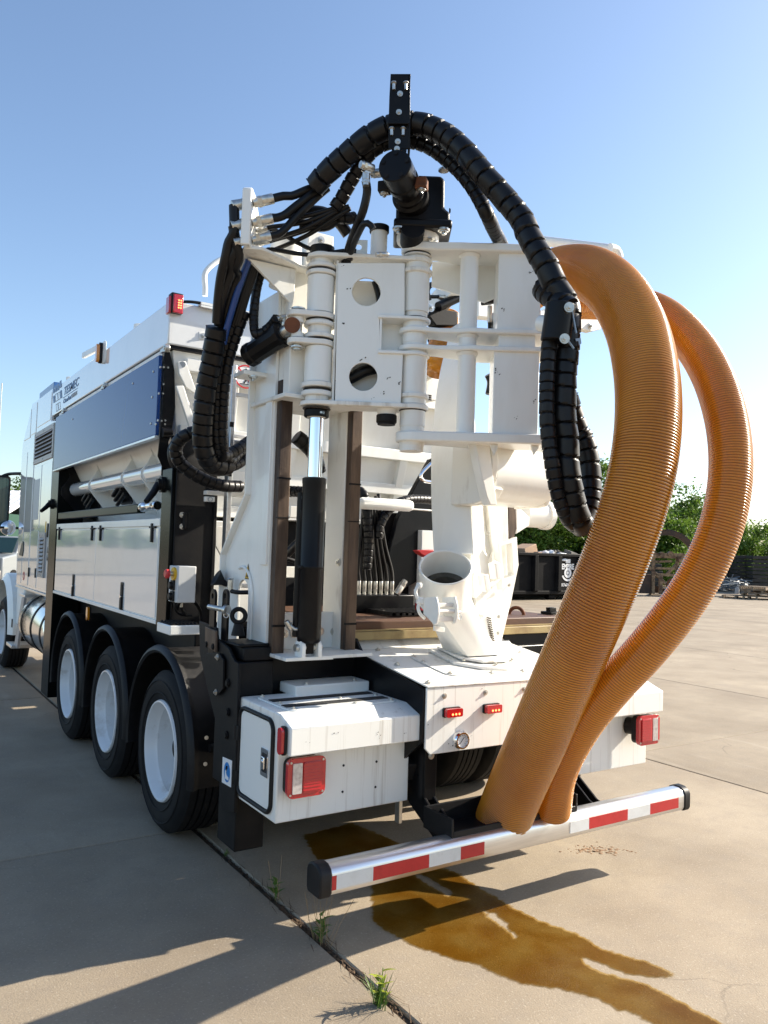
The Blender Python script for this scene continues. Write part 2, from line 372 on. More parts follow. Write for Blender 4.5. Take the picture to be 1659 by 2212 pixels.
for y in (4.72, 5.985, 7.26):
    ax = MB().cyl((-.95,y,.47),(.95,y,.47),.085,n=20).cyl((-.16,y,.47),(.16,y,.47),.2,.2,n=20).build('axle', BLACKM, T)
# inner braces below deck
for x in (-.3,.3): MB().bar((x,3.75,.85),(x*1.6,3.2,.62),.06,.09).build('brace', BLACKM, T, .004)

# ---- wheels
def tyre_mesh():
    b = MB(); w = .275; R0 = .487
    prof = [(.30,.012),(.33,-.004),(.40,-.012),(.445,-.006),(.468,.012),(R0,.030)]
    gx = [.075,.118,.160,.202]
    for q in gx: prof += [(R0,q-.006),(R0-.016,q-.004),(R0-.016,q+.004),(R0,q+.006)]
    prof += [(R0,w-.030),(.468,w-.012),(.445,w+.006),(.40,w+.012),(.33,w+.004),(.30,w-.012)]
    b.lathe(prof, (0,0,0), (1,0,0), 72, closed=True)
    for r_ in (.352,.425): b.lathe([(r_-.004,-.0105),(r_,-.0145),(r_+.004,-.0115)], (0,0,0), (1,0,0), 72)
    return b.mesh('tyre', RUBBER, ang=32)
def rim_mesh(deep=.215):
    b = MB()
    prof = [(.303,.020),(.308,.002),(.302,-.010),(.292,-.012),(.284,.0),(.278,.035),(.262,.06),(.255,deep-.03),(.235,deep-.012),(.20,deep),(.145,deep+.004),(.145,deep-.05),(.11,deep-.06),(.11,deep+.05),(.0,deep+.05)]
    b.lathe(prof, (0,0,0), (1,0,0), 64)
    b.lathe([(.303,.02),(.30,.255)], (0,0,0), (1,0,0), 64)
    return b.mesh('rim', RIMW, ang=28)
RIMW = mat('white_wheel_paint', (.74,.75,.76), .22, coat=.4, noise=.7, nscale=6, col2=(.42,.36,.29), lo=.55, hi=.75, rvar=.2)
_ty, _ri = tyre_mesh(), rim_mesh()
_hub = MB().cyl((.11,0,0),(.22,0,0),.085,.1,n=24).cyl((.09,0,0),(.11,0,0),.06,.085,n=24).mesh('hub', BLACKM)
_nut = MB().cyl((0,0,0),(.03,0,0),.017,n=6).mesh('wheel_nut', ZINC, smooth=False)
def wheel(x, y, z=.470, s=1, rim=True):
    t = bpy.data.objects.new('tyre', _ty); COL.objects.link(t); attach(t, T)
    t.matrix_basis = Matrix.Translation((x,y,z)) @ Matrix.Diagonal((s,.965,.965,1))
    if rim:
        r = bpy.data.objects.new('rim', _ri); COL.objects.link(r); r.parent = t
        h = bpy.data.objects.new('hub', _hub); COL.objects.link(h); h.parent = t
        for k in range(10):
            n = bpy.data.objects.new('wheel_nut', _nut); COL.objects.link(n); n.parent = t
            n.location = (.195, .172*math.cos(k*.6283), .172*math.sin(k*.6283))
for y in (4.715, 5.985, 7.262):
    wheel(-1.25, y); wheel(-.915, y, rim=False)
    wheel(1.25, y, s=-1); wheel(.915, y, s=-1, rim=False)
wheel(-1.19, 11.62, .470); wheel(1.19, 11.62, .470, -1)

# ---- fenders
def fender(y, sx=1):
    c = Vector((0, y+.03, .47)); n = 40; b = MB(); prof = [(-1.275,.575),(-1.285,.590),(-1.275,.612),(-1.255,.622),(-1.235,.612),(-1.215,.600),(-.66,.600),(-.66,.588),(-1.21,.588),(-1.24,.575)]
    a0, a1 = -8, 188; m = len(prof)
    vs = [Vector((x*sx, c.y+r*math.cos(rad(a0+(a1-a0)*i/n)), c.z+r*math.sin(rad(a0+(a1-a0)*i/n)))) for i in range(n+1) for x, r in prof]
    fs = [(i*m+k, i*m+(k+1)%m, (i+1)*m+(k+1)%m, (i+1)*m+k) for i in range(n) for k in range(m)] + [tuple(range(m)), tuple(range(n*m, n*m+m))[::-1]]
    f = b.add(vs, fs).build('fender', PLASTIC, T, ang=45)
    for a in (12, 35):
        p = Vector((-1.20, c.y+.602*math.cos(rad(180-a)*1), c.z+.602*math.sin(rad(a))))
    if sx < 0: return f
    # mounting arm behind
    MB().cyl((-1.17,c.y-.60,.60),(-.5,c.y-.60,.60),.024,n=14).build('fender_arm', BLACKM, f)
    bolts([(-1.19,c.y-.606,.66),(-1.19,c.y-.606,.52)], (-.3,-1,0), .008, f)
    return f
for y in (4.715, 5.985, 7.262): fender(y); fender(y, -1)
MB().box(-.62,-.60,4.1,8.0,.62,1.17).build('splash_panel', BLACKM, T)

# ---- stabiliser leg
leg = MB().box(-1.225,-1.035,3.66,3.95,.50,1.13).build('stabiliser_leg', BLACKM, T, .008)
MB().box(-1.205,-1.05,3.675,3.90,.205,.52).build('leg_foot', BLACKM, leg, .006)
sp = [at('C',*p,X=-1.243) for p in ((470,75),(475,290),(520,500),(570,700),(612,880),(612,1310),(700,1330),(727,352),(700,335),(660,250),(585,190),(580,120))]
MB().prism(sp, (.016,0,0)).build('side_plate', BLACKM, leg, .003)
cp = [at('C',*p,X=-1.262) for p in ((520,285),(600,285),(628,330),(625,520),(595,555),(545,560))]
MB().prism(cp, (.012,0,0)).build('cover_plate', BLACKM, leg, .002)
bolts([at('C',*p,X=-1.264) for p in ((590,310),(580,540))], (-1,0,0), .012, leg)
MB().prism([at('C',*p,X=-1.262) for p in ((508,110),(576,140),(576,280),(508,235))], (.014,0,0)).build('bracket_plate', RAIL, leg, .003)
bolts([at('C',*p,X=-1.264) for p in ((517,228),(560,243))], (-1,0,0), .013, leg, 'bolt_head', _hexd)
bolts([at('C',*p,X=-1.25) for p in ((655,480),(655,670),(645,820))], (-1,0,0), .016, leg, 'bolt_head', _hexd)
rl = MB().box(1.05,1.24,3.66,3.95,.50,1.13).build('stabiliser_leg', BLACKM, T, .008)
MB().box(1.065,1.22,3.675,3.90,.205,.52).build('leg_foot', BLACKM, rl, .006)
MB().prism([(1.243,4.17,1.29),(1.243,4.15,1.15),(1.243,3.95,.62),(1.243,3.95,.40),(1.243,3.67,.40),(1.243,3.64,1.14),(1.243,3.80,1.28)], (.016,0,0)).build('side_plate', BLACKM, rl, .003)
# top block, eye bolt
tb = MB().box(-1.20,-1.00,3.66,3.95,1.135,1.20).box(-1.22,-1.03,3.68,3.93,1.20,1.215).build('leg_top_block', BLACKM, leg, .006)
e0 = at('P',940,1450,Y=3.80); b = MB().lathe([(.034+.012*math.cos(rad(a)), .012*math.sin(rad(a))) for a in range(0,360,30)], e0, (.55,.83,0), 28, closed=True)
b.cyl(e0-Vector((0,0,.1)), e0-Vector((0,0,.04)), .035,.022,n=16).build('eye_bolt', BLACKM, leg)
# pin lugs
for cx, yy in ((655,4.0),(790,3.90)):
    c = at('P',cx,1235,Y=yy); lug = [(math.cos(rad(a))*.036+c.y, c.z+.036*math.sin(rad(a))) for a in range(0,181,15)]
    lug = lug + [(c.y-.036,1.12),(c.y+.036,1.12)]
    MB().plate(lug, [circ(c.y,c.z,.014,14)], PX(c.x), (.014,0,0)).build('pin_lug', BLACK, leg, .002)
p0 = at('P',615,1350,Y=3.97); p1 = at('P',790,1385,Y=3.86)
MB().cyl(p0,p1,.014,n=14).build('pin', ZINC, leg)
MB().cyl(p1,p1+(p1-p0).normalized()*.02,.026,n=18).build('pin_washer', ZINC, leg)
MB().lathe([(.012+.003*math.cos(rad(a)), .003*math.sin(rad(a))) for a in range(0,360,45)], at('P',803,1445,Y=3.84), (.5,.8,0), 16, closed=True).build('clip_ring', ZINC, leg)
# boot sign on the leg
sg = MB().prism([at('C',*p,X=-1.2465) for p in ((625,962),(685,988),(678,1162),(619,1128))], (.002,0,0)).build('boot_sign', SIGNW, leg)
ce = at('C',652,1063,X=-1.248); MB().prism([ce+Vector((0,.038*math.cos(a*.2618),.048*math.sin(a*.2618))) for a in range(24)], (.0012,0,0)).build('sign_disc', SIGNB, sg)
bo = [(-.012,.032),(.006,.032),(.008,-.002),(.0,-.014),(-.026,-.020),(-.026,-.034),(.02,-.034),(.022,.0)]
MB().prism([ce+Vector((-.0014,-y*.9 if False else -y,z)) for y,z in [(-a,b_) for a,b_ in bo]], (.001,0,0)).build('sign_boot', SIGNW, sg)

# ---- rear tool box, left and right
def toolbox(sx):
    X0, X1 = (-1.22,-.507) if sx < 0 else (.562,1.275)
    y0, y1, yl = 3.205, 3.64, 3.085
    prof = [(y1,.485),(y0,.485),(y0,.803),(yl,.803),(yl,.925),(3.20,.965),(y1,.967)]
    b = MB().prism([(X0,y,z) for y,z in prof],(X1-X0,0,0)) if sx < 0 else MB().prism([(X0,y,z) for y,z in [(y1,.46)]+[(y0,.455)]+prof[2:]],(X1-X0,0,0))
    if sx > 0: b = MB().prism([(X0,y,z) for y,z in [(y1,.455),(y0,.455),(y0,.79),(yl,.79),(yl,.912),(3.20,.955),(y1,.957)]],(X1-X0,0,0))
    bx = b.build('tool_box', STREAK, T, .006)
    z = .9695 if sx < 0 else .9595
    MB().plate(rrect(X0+.06,X1-.06,3.22,3.60,.04),[],PZ(z-.004),(0,0,.0065)).build('lid_panel', WHITE, bx, .0015)
    for yy in (3.285,3.425):
        MB().plate(rrect(X0+.075,X1-.075,yy,yy+.062,.008),[],PZ(z+.0028),(0,0,.002)).build('grip_strip', GRIP, bx)
    bolts([(x,y,z+.003) for x in (X0+.09,(X0+X1)/2+.06,X1-.09) for y in (3.245,3.385,3.58)], (0,0,1), .009, bx)
    return bx
GRIP = mat('grip_tape', (.022,.021,.021), .85, noise=.6, nscale=14, col2=(.09,.08,.065), bump=.5, bscale=300, lo=.5, hi=.75)
tbx = toolbox(-1); tbr = toolbox(1)
MB().box(-.98,-.55,3.52,3.70,.967,1.02).build('rear_lid', WHITE, tbx, .006)
bolts([(-.9,3.56,1.02),(-.62,3.56,1.02)], (0,0,1), .010, tbx)
# door in the outer end
dy = lambda x,y: at('D',x,y,X=-1.224)
q = [dy(*p) for p in ((92,490),(295,590),(275,1130),(65,985))]
ya, yb, za, zb = 3.245, 3.615, .515, .925
MB().plate(rrect(ya+.015,yb-.015,za+.012,zb-.012,.035),[],PX(-1.227),(.008,0,0)).build('box_door', WHITE, tbx, .002)
gk = rrect(ya,yb,za,zb,.05,8); MB().tube([Vector((-1.226,y,z)) for y,z in gk]+[Vector((-1.226,*gk[0]))], .0105, 8).build('door_gasket', PLASTIC, tbx, ang=60)
for zz in (.80,.585): MB().box(-1.242,-1.22,3.605,3.645,zz-.035,zz+.035).cyl((-1.240,3.635,zz-.035),(-1.240,3.635,zz+.035),.009,n=10).build('door_hinge', PLASTIC, tbx, .002)
la = MB().plate(rrect(3.275,3.355,.665,.790,.01),[],PX(-1.232),(.004,0,0)).build('latch_plate', CHROME, tbx, .001)
MB().plate(rrect(3.290,3.340,.685,.770,.008),[],PX(-1.2335),(.002,0,0)).build('latch_recess', GRIP, la)
MB().box(-1.243,-1.232,3.300,3.330,.700,.755).cyl((-1.247,3.315,.735),(-1.24,3.315,.735),.009,n=14).build('latch_handle', CHROME, la, .003)
# small reflector on the outer end, tail lamps
def lens_block(c, w, h, dpt, m, parent, name, nrm=(0,-1,0), r=.012, lab=None):
    """rounded lens standing on a face with normal nrm"""
    n = Vector(nrm); u = Vector((0,0,1)).cross(n).normalized()
    f = lambda a, b: Vector(c) + u*a + Vector((0,0,b))
    return MB().plate(rrect(-w/2,w/2,-h/2,h/2,r),[],f,n*dpt).build(name, m, parent, .005)
c = at('D',366,690,X=-1.225)
lens_block(c+Vector((-.0,0,0)), .05,.125,.012, PLASTIC, tbx, 'marker_base', (-1,0,0), .02)
lens_block(c+Vector((-.008,0,0)), .042,.115,.018, RED, tbx, 'marker_lens', (-1,0,0), .018)
def tail_lamp(x, z, y, parent, s):
    hb = MB().plate(rrect(x-.088,x+.088,z-.08,z+.08,.03),[],PY(y),(0,-.045,0)).build('tail_lamp', PLASTIC, parent, .006)
    MB().plate(rrect(x-.095,x+.095,z-.087,z+.087,.03),[],PY(y-.04),(0,-.022,0)).build('lens_frame', RED, hb, .006)
    MB().plate(rrect(x-.02 if s<0 else x-.072,x+.072 if s<0 else x+.02,z-.066,z+.066,.008),[],PY(y-.06),(0,-.008,0)).build('red_lens', RED, hb, .003)
    x0 = x-.072 if s<0 else x+.026
    MB().plate(rrect(x0,x0+.046,z-.066,z+.066,.004),[],PY(y-.06),(0,-.008,0)).build('clear_lens', CLEAR, hb, .003)
    for k in range(9): MB().box(x-.016 if s<0 else x-.07,x+.07 if s<0 else x+.016,y-.0705,y-.067,z-.058+k*.0145,z-.0535+k*.0145).build('lens_rib', RED, hb)
    bolts([(x+i*.08,y-.062,z+j*.07) for i in (-1,1) for j in (-1,1)], (0,-1,0), .006, hb, 'screw', _hexs)
tail_lamp(-1.103,.690,3.205,tbx,-1)
tail_lamp(1.155,.690,3.150,tbr,1)
MB().cyl((1.10,3.21,.70),(1.13,3.12,.70),.05,n=16).build('lamp_arm', PLASTIC, tbr)
for p in ((752,853),(967,828),(745,1025),(960,994)): 
    MB().cyl(at('D',*p,Y=3.2035), at('D',*p,Y=3.2035)+Vector((0,.004,0)), .006, n=10).build('bolt_hole', GRIP, tbx)

# ---- centre cover with the tool rest
prof = [(3.05,.745),(3.05,1.055),(3.70,1.15),(3.80,1.235)]
b = MB()
XA, XB, XC = -.525,-.455,-.44; XR = .62
b.prism([(XA,3.05,.770),(XA+.03,3.05,.740),(XR-.03,3.05,.735),(XR,3.05,.765),(XR,3.05,1.045),(XA,3.05,1.055)], (0,.012,0))
cov = b.build('rear_apron', STREAK, T, .003)
top = MB().prism([(XA,3.045,1.056),(XR,3.045,1.046),(XR,3.72,1.142),(XA+.03,3.72,1.150),(XA,3.60,1.133)], (0,0,.008)).build('top_cover', GRIME, cov, .003)
MB().prism([(XA+.03,3.715,1.152),(XR,3.715,1.145),(XR,3.80,1.215),(XA+.02,3.80,1.228)], (0,.004,.004)).build('cover_upstand', GRIME, cov, .002)
zt = lambda x, y: 1.056+(y-3.045)*.1405+.008-(x-XA)*.0085
MB().prism([(x,y,zt(x,y)+.0012) for x,y in rrect(-.30,.52,3.16,3.56,.07)], (0,0,.004)).build('access_plate', GRIME, cov, .0015)
bolts([(x,y,zt(x,y)+.005) for x,y in ((-.27,3.20),(-.02,3.17),(.2,3.17),(.42,3.19),(-.28,3.42),(-.27,3.52),(.49,3.3),(.49,3.5),(-.49,3.09),(-.46,3.4),(-.40,3.68),(.58,3.4),(.58,3.1))], (0,-.14,1), .011, cov)
bolts([(x,3.048,1.012-(x+.5)*.008) for x in (-.42,-.16,.10,.36)], (0,-1,0), .010, cov)
for p in ((1455,503),):
    pass
for cx, cy, k in ((1455,503,'D'),(387,478,'J')):
    c = at(k,cx,cy,Y=3.045); 
    mk = lens_block(c+Vector((0,.004,0)), .104,.046,.012, PLASTIC, cov, 'marker_lamp', r=.008)
    lens_block(c+Vector((0,-.008,0)), .098,.040,.022, RED, mk, 'marker_lens', r=.008)
    for i in (-1,0,1): MB().cyl(c+Vector((i*.02+.006,-.0305,-.006)),c+Vector((i*.02+.006,-.032,-.006)),.0055,n=8).build('lit_diode', LED, mk)
c = at('D',1510,685,Y=3.047)
gg = MB().lathe([(.046,.004),(.046,-.002),(.036,-.020),(.040,-.026),(.033,-.026),(.031,-.016),(0,-.016)], c, (0,1,0), 32).build('pressure_gauge', CHROME, cov)
MB().cyl(c+Vector((0,-.0158,0)), c+Vector((0,-.0172,0)), .0305, n=28).build('gauge_dial', SIGNW, gg)
nd = MB().bar(c+Vector((-.015,-.0185,-.016)), c+Vector((.012,-.0185,.014)), .0012,.004,(0,1,0))
nd.build('gauge_needle', SIGNK, gg)
tk = MB()
for a in range(-40,221,26): 
    d = Vector((math.cos(rad(a)),0,math.sin(rad(a)))); tk.bar(c+d*.022+Vector((0,-.0182,0)), c+d*.028+Vector((0,-.0182,0)), .001,.0025,(0,1,0))
tk.build('gauge_marks', SIGNK, gg)
# black side cheeks below the cover, beam box
MB().prism([(XA-.012,3.06,.80),(XA-.012,3.06,1.05),(XA-.012,3.62,1.14),(XA-.012,3.70,1.22),(XA-.012,3.80,1.22),(XA-.012,3.80,.62),(XA-.012,3.3,.62)], (.018,0,0)).build('side_cheek', BLACK, T, .003)
MB().prism([(XR-.004,3.06,.80),(XR-.004,3.06,1.03),(XR-.004,3.72,1.13),(XR-.004,3.80,1.20),(XR-.004,3.80,.62),(XR-.004,3.3,.62)], (.018,0,0)).build('side_cheek', BLACK, T, .003)
MB().box(-.5,.6,3.08,3.70,.78,.80).build('cheek_floor', BLACKM, T)
MB().box(.58,1.12,3.74,3.78,.93,1.205).build('tail_panel', BLACKM, T, .004)
# ---- deck
dk = MB().box(-.545,1.13,3.74,4.9,1.245,1.305).build('deck_plate', DECKW, T, .006)
MB().box(-.545,1.14,3.715,3.74,1.205,1.252).build('deck_edge', DECKY, dk, .004)
MB().box(-.545,1.14,3.722,3.74,1.255,1.262).build('deck_trim', DECKY, dk)
for k in range(7):
    for j in range(4):
        pass
gr = MB()
for k in range(12): gr.box(-.12+k*.045,-.10+k*.045,3.95,4.5,1.312,1.335)
for k in range(13): gr.box(-.12,.42,3.95+k*.044,3.962+k*.044,1.314,1.330)
gr.build('deck_grating', BLACKM, dk)
rg = at('H',885,1195,Y=3.95)
MB().lathe([(.048+.012*math.cos(rad(a)), .012*math.sin(rad(a))) for a in range(0,360,30)], rg, (.75,.6,.1), 28, closed=True).build('lifting_ring', RUST, dk)
MB().lathe([(.045+.011*math.cos(rad(a)), .011*math.sin(rad(a))) for a in range(0,360,30)], rg+Vector((.05,-.04,-.04)), (.1,.3,1), 28, closed=True).build('lifting_ring', RUST, dk)
tt = at('H',1110,1235,Y=3.9); MB().box(tt.x-.05,tt.x+.05,3.85,3.95,1.306,1.325).box(tt.x-.03,tt.x+.03,3.88,3.92,1.325,1.352).build('tie_down', BLACKM, dk, .003)

# ---- bumper bar
yb_ = 2.88
def bprof(x): return [(x,yb_-.055,.318),(x,yb_-.055,.385),(x,yb_-.045,.405),(x,yb_-.022,.418),(x,yb_+.015,.420),(x,yb_+.045,.408),(x,yb_+.055,.385),(x,yb_+.055,.318),(x,yb_+.045,.300),(x,yb_-.045,.300)]
bm_ = MB().prism(bprof(-1.155), (2.29,0,0)).build('bumper_bar', ALU, T, .004, ang=50)
for x0, w in ((-1.20,.058),(1.125,.055)):
    MB().prism([(x0,y+(y-yb_)*.09,z+(z-.36)*.09) for _,y,z in bprof(0)], (w,0,0)).build('end_cap', PLASTIC, bm_, .008)
X_ = lambda k,x,y: at(k,x,y,Y=yb_-.057).x
tape = [(X_('D',640,1600),X_('D',706,1590),0),(X_('D',706,1590),X_('D',945,1545),1),(X_('D',945,1545),X_('D',1310,1480),0),(X_('D',1310,1480),X_('D',1516,1440),1),
        (X_('J',190,1425),X_('J',344,1395),0),(X_('J',905,1260),X_('J',1027,1245),1),(X_('J',1027,1245),X_('J',1280,1195),0),(X_('J',1280,1195),X_('J',1426,1165),1),(X_('J',1426,1165),X_('J',1612,1120),0)]
for x0, x1, w in tape: MB().box(x0,x1,yb_-.0575,yb_-.054,.3235,.380).build('tape_white' if w else 'tape_red', WTAPE if w else REDTAPE, bm_)
tr = MB().box(-.50,.285,2.86,3.06,.398,.408).box(-.50,.285,2.85,2.862,.398,.442).box(-.50,.285,3.055,3.067,.398,.50).box(-.512,-.50,2.85,3.067,.398,.50).box(.285,.297,2.85,3.067,.398,.50)
tr.build('hose_tray', PLASTIC, bm_, .003)
for sx in (-1, 1):
    x = -.475 if sx < 0 else .50
    br = [(3.12,.80),(3.30,.80),(3.30,.52),(3.24,.46),(2.99,.33),(2.93,.31),(2.93,.40),(2.96,.41),(3.12,.52)]
    a_ = MB().prism([(x,y,z) for y,z in br], (.014,0,0)).prism([(x+.055,y,z) for y,z in br], (.014,0,0)).build('bumper_bracket', BLACK, bm_, .003)
    MB().box(x,x+.07,3.115,3.13,.50,.80).build('bracket_web', BLACK, bm_, .002)
    bolts([(x+.035,3.113,z) for z in (.755,.715)], (0,-1,0), .013, bm_)
MB().box(-.42,-.40,3.4,3.44,.3,.8).build('drop_strut', ZINC, T, .002)

# ================================================================== HOPPER AND LEFT FLANK
hop = MB()
# tapered body: upper rim rectangle down to the belly
t0 = [(-1.20,4.97,2.95),(1.20,4.97,2.95),(1.20,8.4,2.95),(-1.20,8.4,2.95)]
t1 = [(-1.13,5.06,2.42),(1.13,5.06,2.42),(1.13,8.36,2.42),(-1.13,8.36,2.42)]
t2 = [(-.86,5.22,1.90),(.86,5.22,1.90),(.86,8.3,1.90),(-.86,8.3,1.90)]
hop.add(t2+t1+t0, [(0,1,5,4),(4,5,9,8),(1,2,6,5),(5,6,10,9),(2,3,7,6),(6,7,11,10),(3,0,4,7),(7,4,8,11),(0,3,2,1),(8,9,10,11)])
hopper = hop.build('hopper', WHITE, T, .004)
MB().box(-.80,.80,5.3,8.2,1.17,1.90).build('hopper_base', BLACKM, T)
band = MB().box(-1.25,1.25,4.93,8.64,2.972,3.25).build('upper_band', GLOSS, hopper, .008)
MB().box(-1.235,1.235,4.94,8.62,2.948,2.974).build('seal_strip', BLACKM, hopper)
MB().box(-1.06,1.255,4.885,4.95,3.252,3.272).box(-1.06,1.255,4.885,4.893,3.236,3.252).build('roof_rim', WHITE, hopper, .003)
MB().box(-1.23,1.23,4.95,8.62,3.250,3.258).build('roof', WHITE, hopper)
# rear wall ribs
yr = lambda z: 4.97+(2.95-z)*.17 if z > 2.42 else 5.06+(2.42-z)*.308
def vrib(x, z0, z1, w=.07, d=.05):
    for a, b_ in ((max(z0,2.42), z1), (z0, min(z1,2.42))):
        if b_ > a + .02:
            MB().prism([(x-w/2,yr(a)-d,a),(x+w/2,yr(a)-d,a),(x+w/2,yr(b_)-d,b_),(x-w/2,yr(b_)-d,b_)], (0,d+.03,0)).build('rib', WHITE, hopper, .005)
for x in (-.78,-.30,.18,.66,1.05): vrib(x, 1.93, 2.86)
for z in (2.86,2.44,2.18,1.94):
    MB().prism([(-1.12,yr(z)-.055,z-.04),(1.12,yr(z)-.055,z-.04),(1.12,yr(z)-.055,z+.04),(-1.12,yr(z)-.055,z+.04)], (0,.085,0)).build('rib', WHITE, hopper, .005)
# hinge lugs on the rear wall
for pts in (((1165,700),(1215,700),(1285,900),(1270,910),(1215,870),(1170,780)), ((1150,860),(1200,860),(1290,1150),(1250,1160))):
    MB().prism([at('A',*p,Y=4.93) for p in pts], (0,.03,0)).build('hinge_lug', WHITE, hopper, .004)
for p, r in (((1192,722),.02),((1275,985),.016)): MB().cyl(at('A',*p,Y=4.926), at('A',*p,Y=4.94), r, n=18).build('lug_hole', LOGOG, hopper)
lb = MB().prism([at('A',*p,Y=4.925) for p in ((1300,508),(1355,508),(1352,560),(1300,555))], (0,.01,0)).build('rim_lug', WHITE, hopper, .003)
bolts([at('A',1328,535,Y=4.924)], (0,-1,0), .014, lb)
# grab handle on the roof
hp = [at('A',*p,Y=5.0) for p in ((1338,275),(1340,225),(1342,120),(1430,42),(1500,40),(1520,150),(1525,300))]
MB().tube(smooth_path(hp,.02), .018, 10).build('grab_handle', WHITE, hopper)
for p in ((925,360),(470,750)): 
    c = at('A',*p,X=-1.18); MB().cyl((c.x,c.y,3.25),(c.x,c.y,3.30),.05,n=18).build('roof_plug', WHITE, hopper)
MB().bar(at('A',545,665,X=-1.22), at('A',660,605,X=-1.22), .03,.05).build('roof_hook', WHITE, hopper, .004)
# corner lamp
c = at('A',1135,265,X=-1.245)
cl = MB().box(c.x-.004,c.x+.075,4.895,4.97,3.17,3.30).build('corner_lamp', PLASTIC, hopper, .008)
MB().box(c.x-.018,c.x-.002,4.90,4.965,3.165,3.275).build('side_lens', RED, cl, .005)
MB().box(c.x+.004,c.x+.068,4.878,4.896,3.165,3.285).build('rear_lens', RED, cl, .005)
for i in range(2):
    for k in range(4): MB().cyl((c.x+.038+i*.014,4.877,3.20+k*.016),(c.x+.038+i*.014,4.8755,3.20+k*.016),.0055,n=8).build('lit_diode', LED, cl)
plain_hose([(c.x+.06,4.91,3.25),(c.x+.14,4.90,3.262),(c.x+.3,4.905,3.268),(c.x+.5,4.91,3.262)], .010, 'lamp_cable', hopper)
# amber side lamp with its pale backing
c = at('A',672,645,X=-1.252)
sd = MB().plate(rrect(c.y-.10,c.y+.06,c.z-.09,c.z+.09,.05),[],PX(-1.254),(.004,0,0)).build('lamp_backing', WHITE, hopper, .001)
MB().plate(rrect(c.y-.005,c.y+.055,c.z-.085,c.z+.085,.025),[],PX(-1.257),(-.02,0,0)).build('lamp_base', PLASTIC, sd, .004)
MB().plate(rrect(c.y+.0,c.y+.05,c.z-.078,c.z+.07,.022),[],PX(-1.276),(-.025,0,0)).build('amber_lens', AMBER, sd, .006)
# maker's name and emblem on the band
def lab(k, x, y): return at(k, x, y, X=-1.2515)
yv = Vector((0,-1,0))
tp = lab('A',418,918)
CR2 = (100,1400)
def fz(x, y): # small crop 400 x 500 at 100,1400
    return at(None, (100+x*400/1659)*.548611, (1400+y*400/1659)*.548611, X=-1.2515)
p0, p1 = fz(620,650), fz(860,500)
text('TESMEC', .112, fz(622,655), yv, (0,0,1), LOGO, hopper, 'lettering', .2, width=p0.y-p1.y, bold=.0015)
MB().prism([fz(612,700),fz(850,535),fz(850,527),fz(612,692)], (-.001,0,0)).build('logo_rule', LOGO, hopper)
a0, a1 = fz(615,790), fz(840,640)
text('CleanFast', .058, fz(615,787), yv, (0,0,1), LOGO, hopper, 'lettering', .1, width=fz(615,787).y-fz(745,700).y, bold=.001)
text('SOLUTION', .056, fz(752,697), yv, (0,0,1), LOGOG, hopper, 'lettering', .0, width=fz(752,697).y-fz(840,640).y)
sq = [((450,515),(478,500),(478,605),(450,620)),((483,492),(512,476),(512,582),(483,598)),((520,468),(551,450),(551,556),(520,575)),((560,420),(592,398),(592,512),(562,533)),
      ((452,665),(478,650),(484,762),(458,778)),((565,580),(590,562),(598,685),(572,702))]
for s_ in sq: MB().prism([fz(*p) for p in s_], (-.001,0,0)).build('logo_block', LOGO, hopper)
def outline(q):
    b = MB(); P = [fz(*p) for p in q]
    for i in range(4): b.bar(P[i]+Vector((-.0005,0,0)), P[(i+1)%4]+Vector((-.0005,0,0)), .0012, .006, (0,0,1) if i%2==0 else (0,1,0))
    b.build('logo_outline', LOGOG, hopper)
for s_ in (((488,635),(520,617),(528,730),(494,750)),((530,612),(558,597),(564,706),(536,724)),((498,800),(526,784),(532,895),(505,915)),((536,778),(565,762),(572,870),(544,888))): outline(s_)

# ---- navy side panel and its fittings
pan = MB().box(-1.285,-1.262,4.985,8.23,2.390,2.905).build('side_panel', NAVY, T, .004)
MB().box(-1.29,-1.255,4.985,8.23,2.372,2.389).build('panel_trim', ALU, pan, .002)
MB().box(-1.262,-1.20,5.0,8.2,2.905,2.945).build('panel_track', GRIME, T, .003)
for p in ((1080,625),(680,880),(415,1050)):
    c = at('A',*p,X=-1.285)
    r_ = MB().cyl((-1.292,c.y,2.925),(-1.262,c.y,2.925),.026,n=20).cyl((-1.297,c.y,2.925),(-1.29,c.y,2.925),.012,n=12).box(-1.285,-1.265,c.y+.02,c.y+.11,2.912,2.936).build('track_roller', ZINC, pan, .002)
sc = [at('A',*p,X=-1.286) for p in ((868,845),(474,1078),(1002,768),(1048,740),(994,935),(1038,912),(986,1108),(1032,1088),(1018,1112))]
bolts(sc, (-1,0,0), .009, pan, 'screw', _hexs)
# rear end plate of the panel
ep = [at('A',*p,Y=4.975) for p in ((1075,640),(1110,640),(1140,760),(1145,1000),(1120,1180),(1100,1230),(1120,1330),(1105,1400),(1060,1390),(1030,1320),(1045,1180),(1060,1000))]
e_ = MB().prism(ep, (0,.008,0)).build('panel_end_plate', BLACK, T, .002)
bolts([at('A',*p,Y=4.974) for p in ((1070,740),(1098,742),(1068,850),(1065,912),(1055,1090),(1080,1088),(1078,1112))], (0,-1,0), .007, e_, 'screw', _hexs)
MB().cyl(at('A',1060,1165,Y=4.95), at('A',1120,1165,Y=4.95), .03, n=16).build('panel_pivot', BLACK, e_)
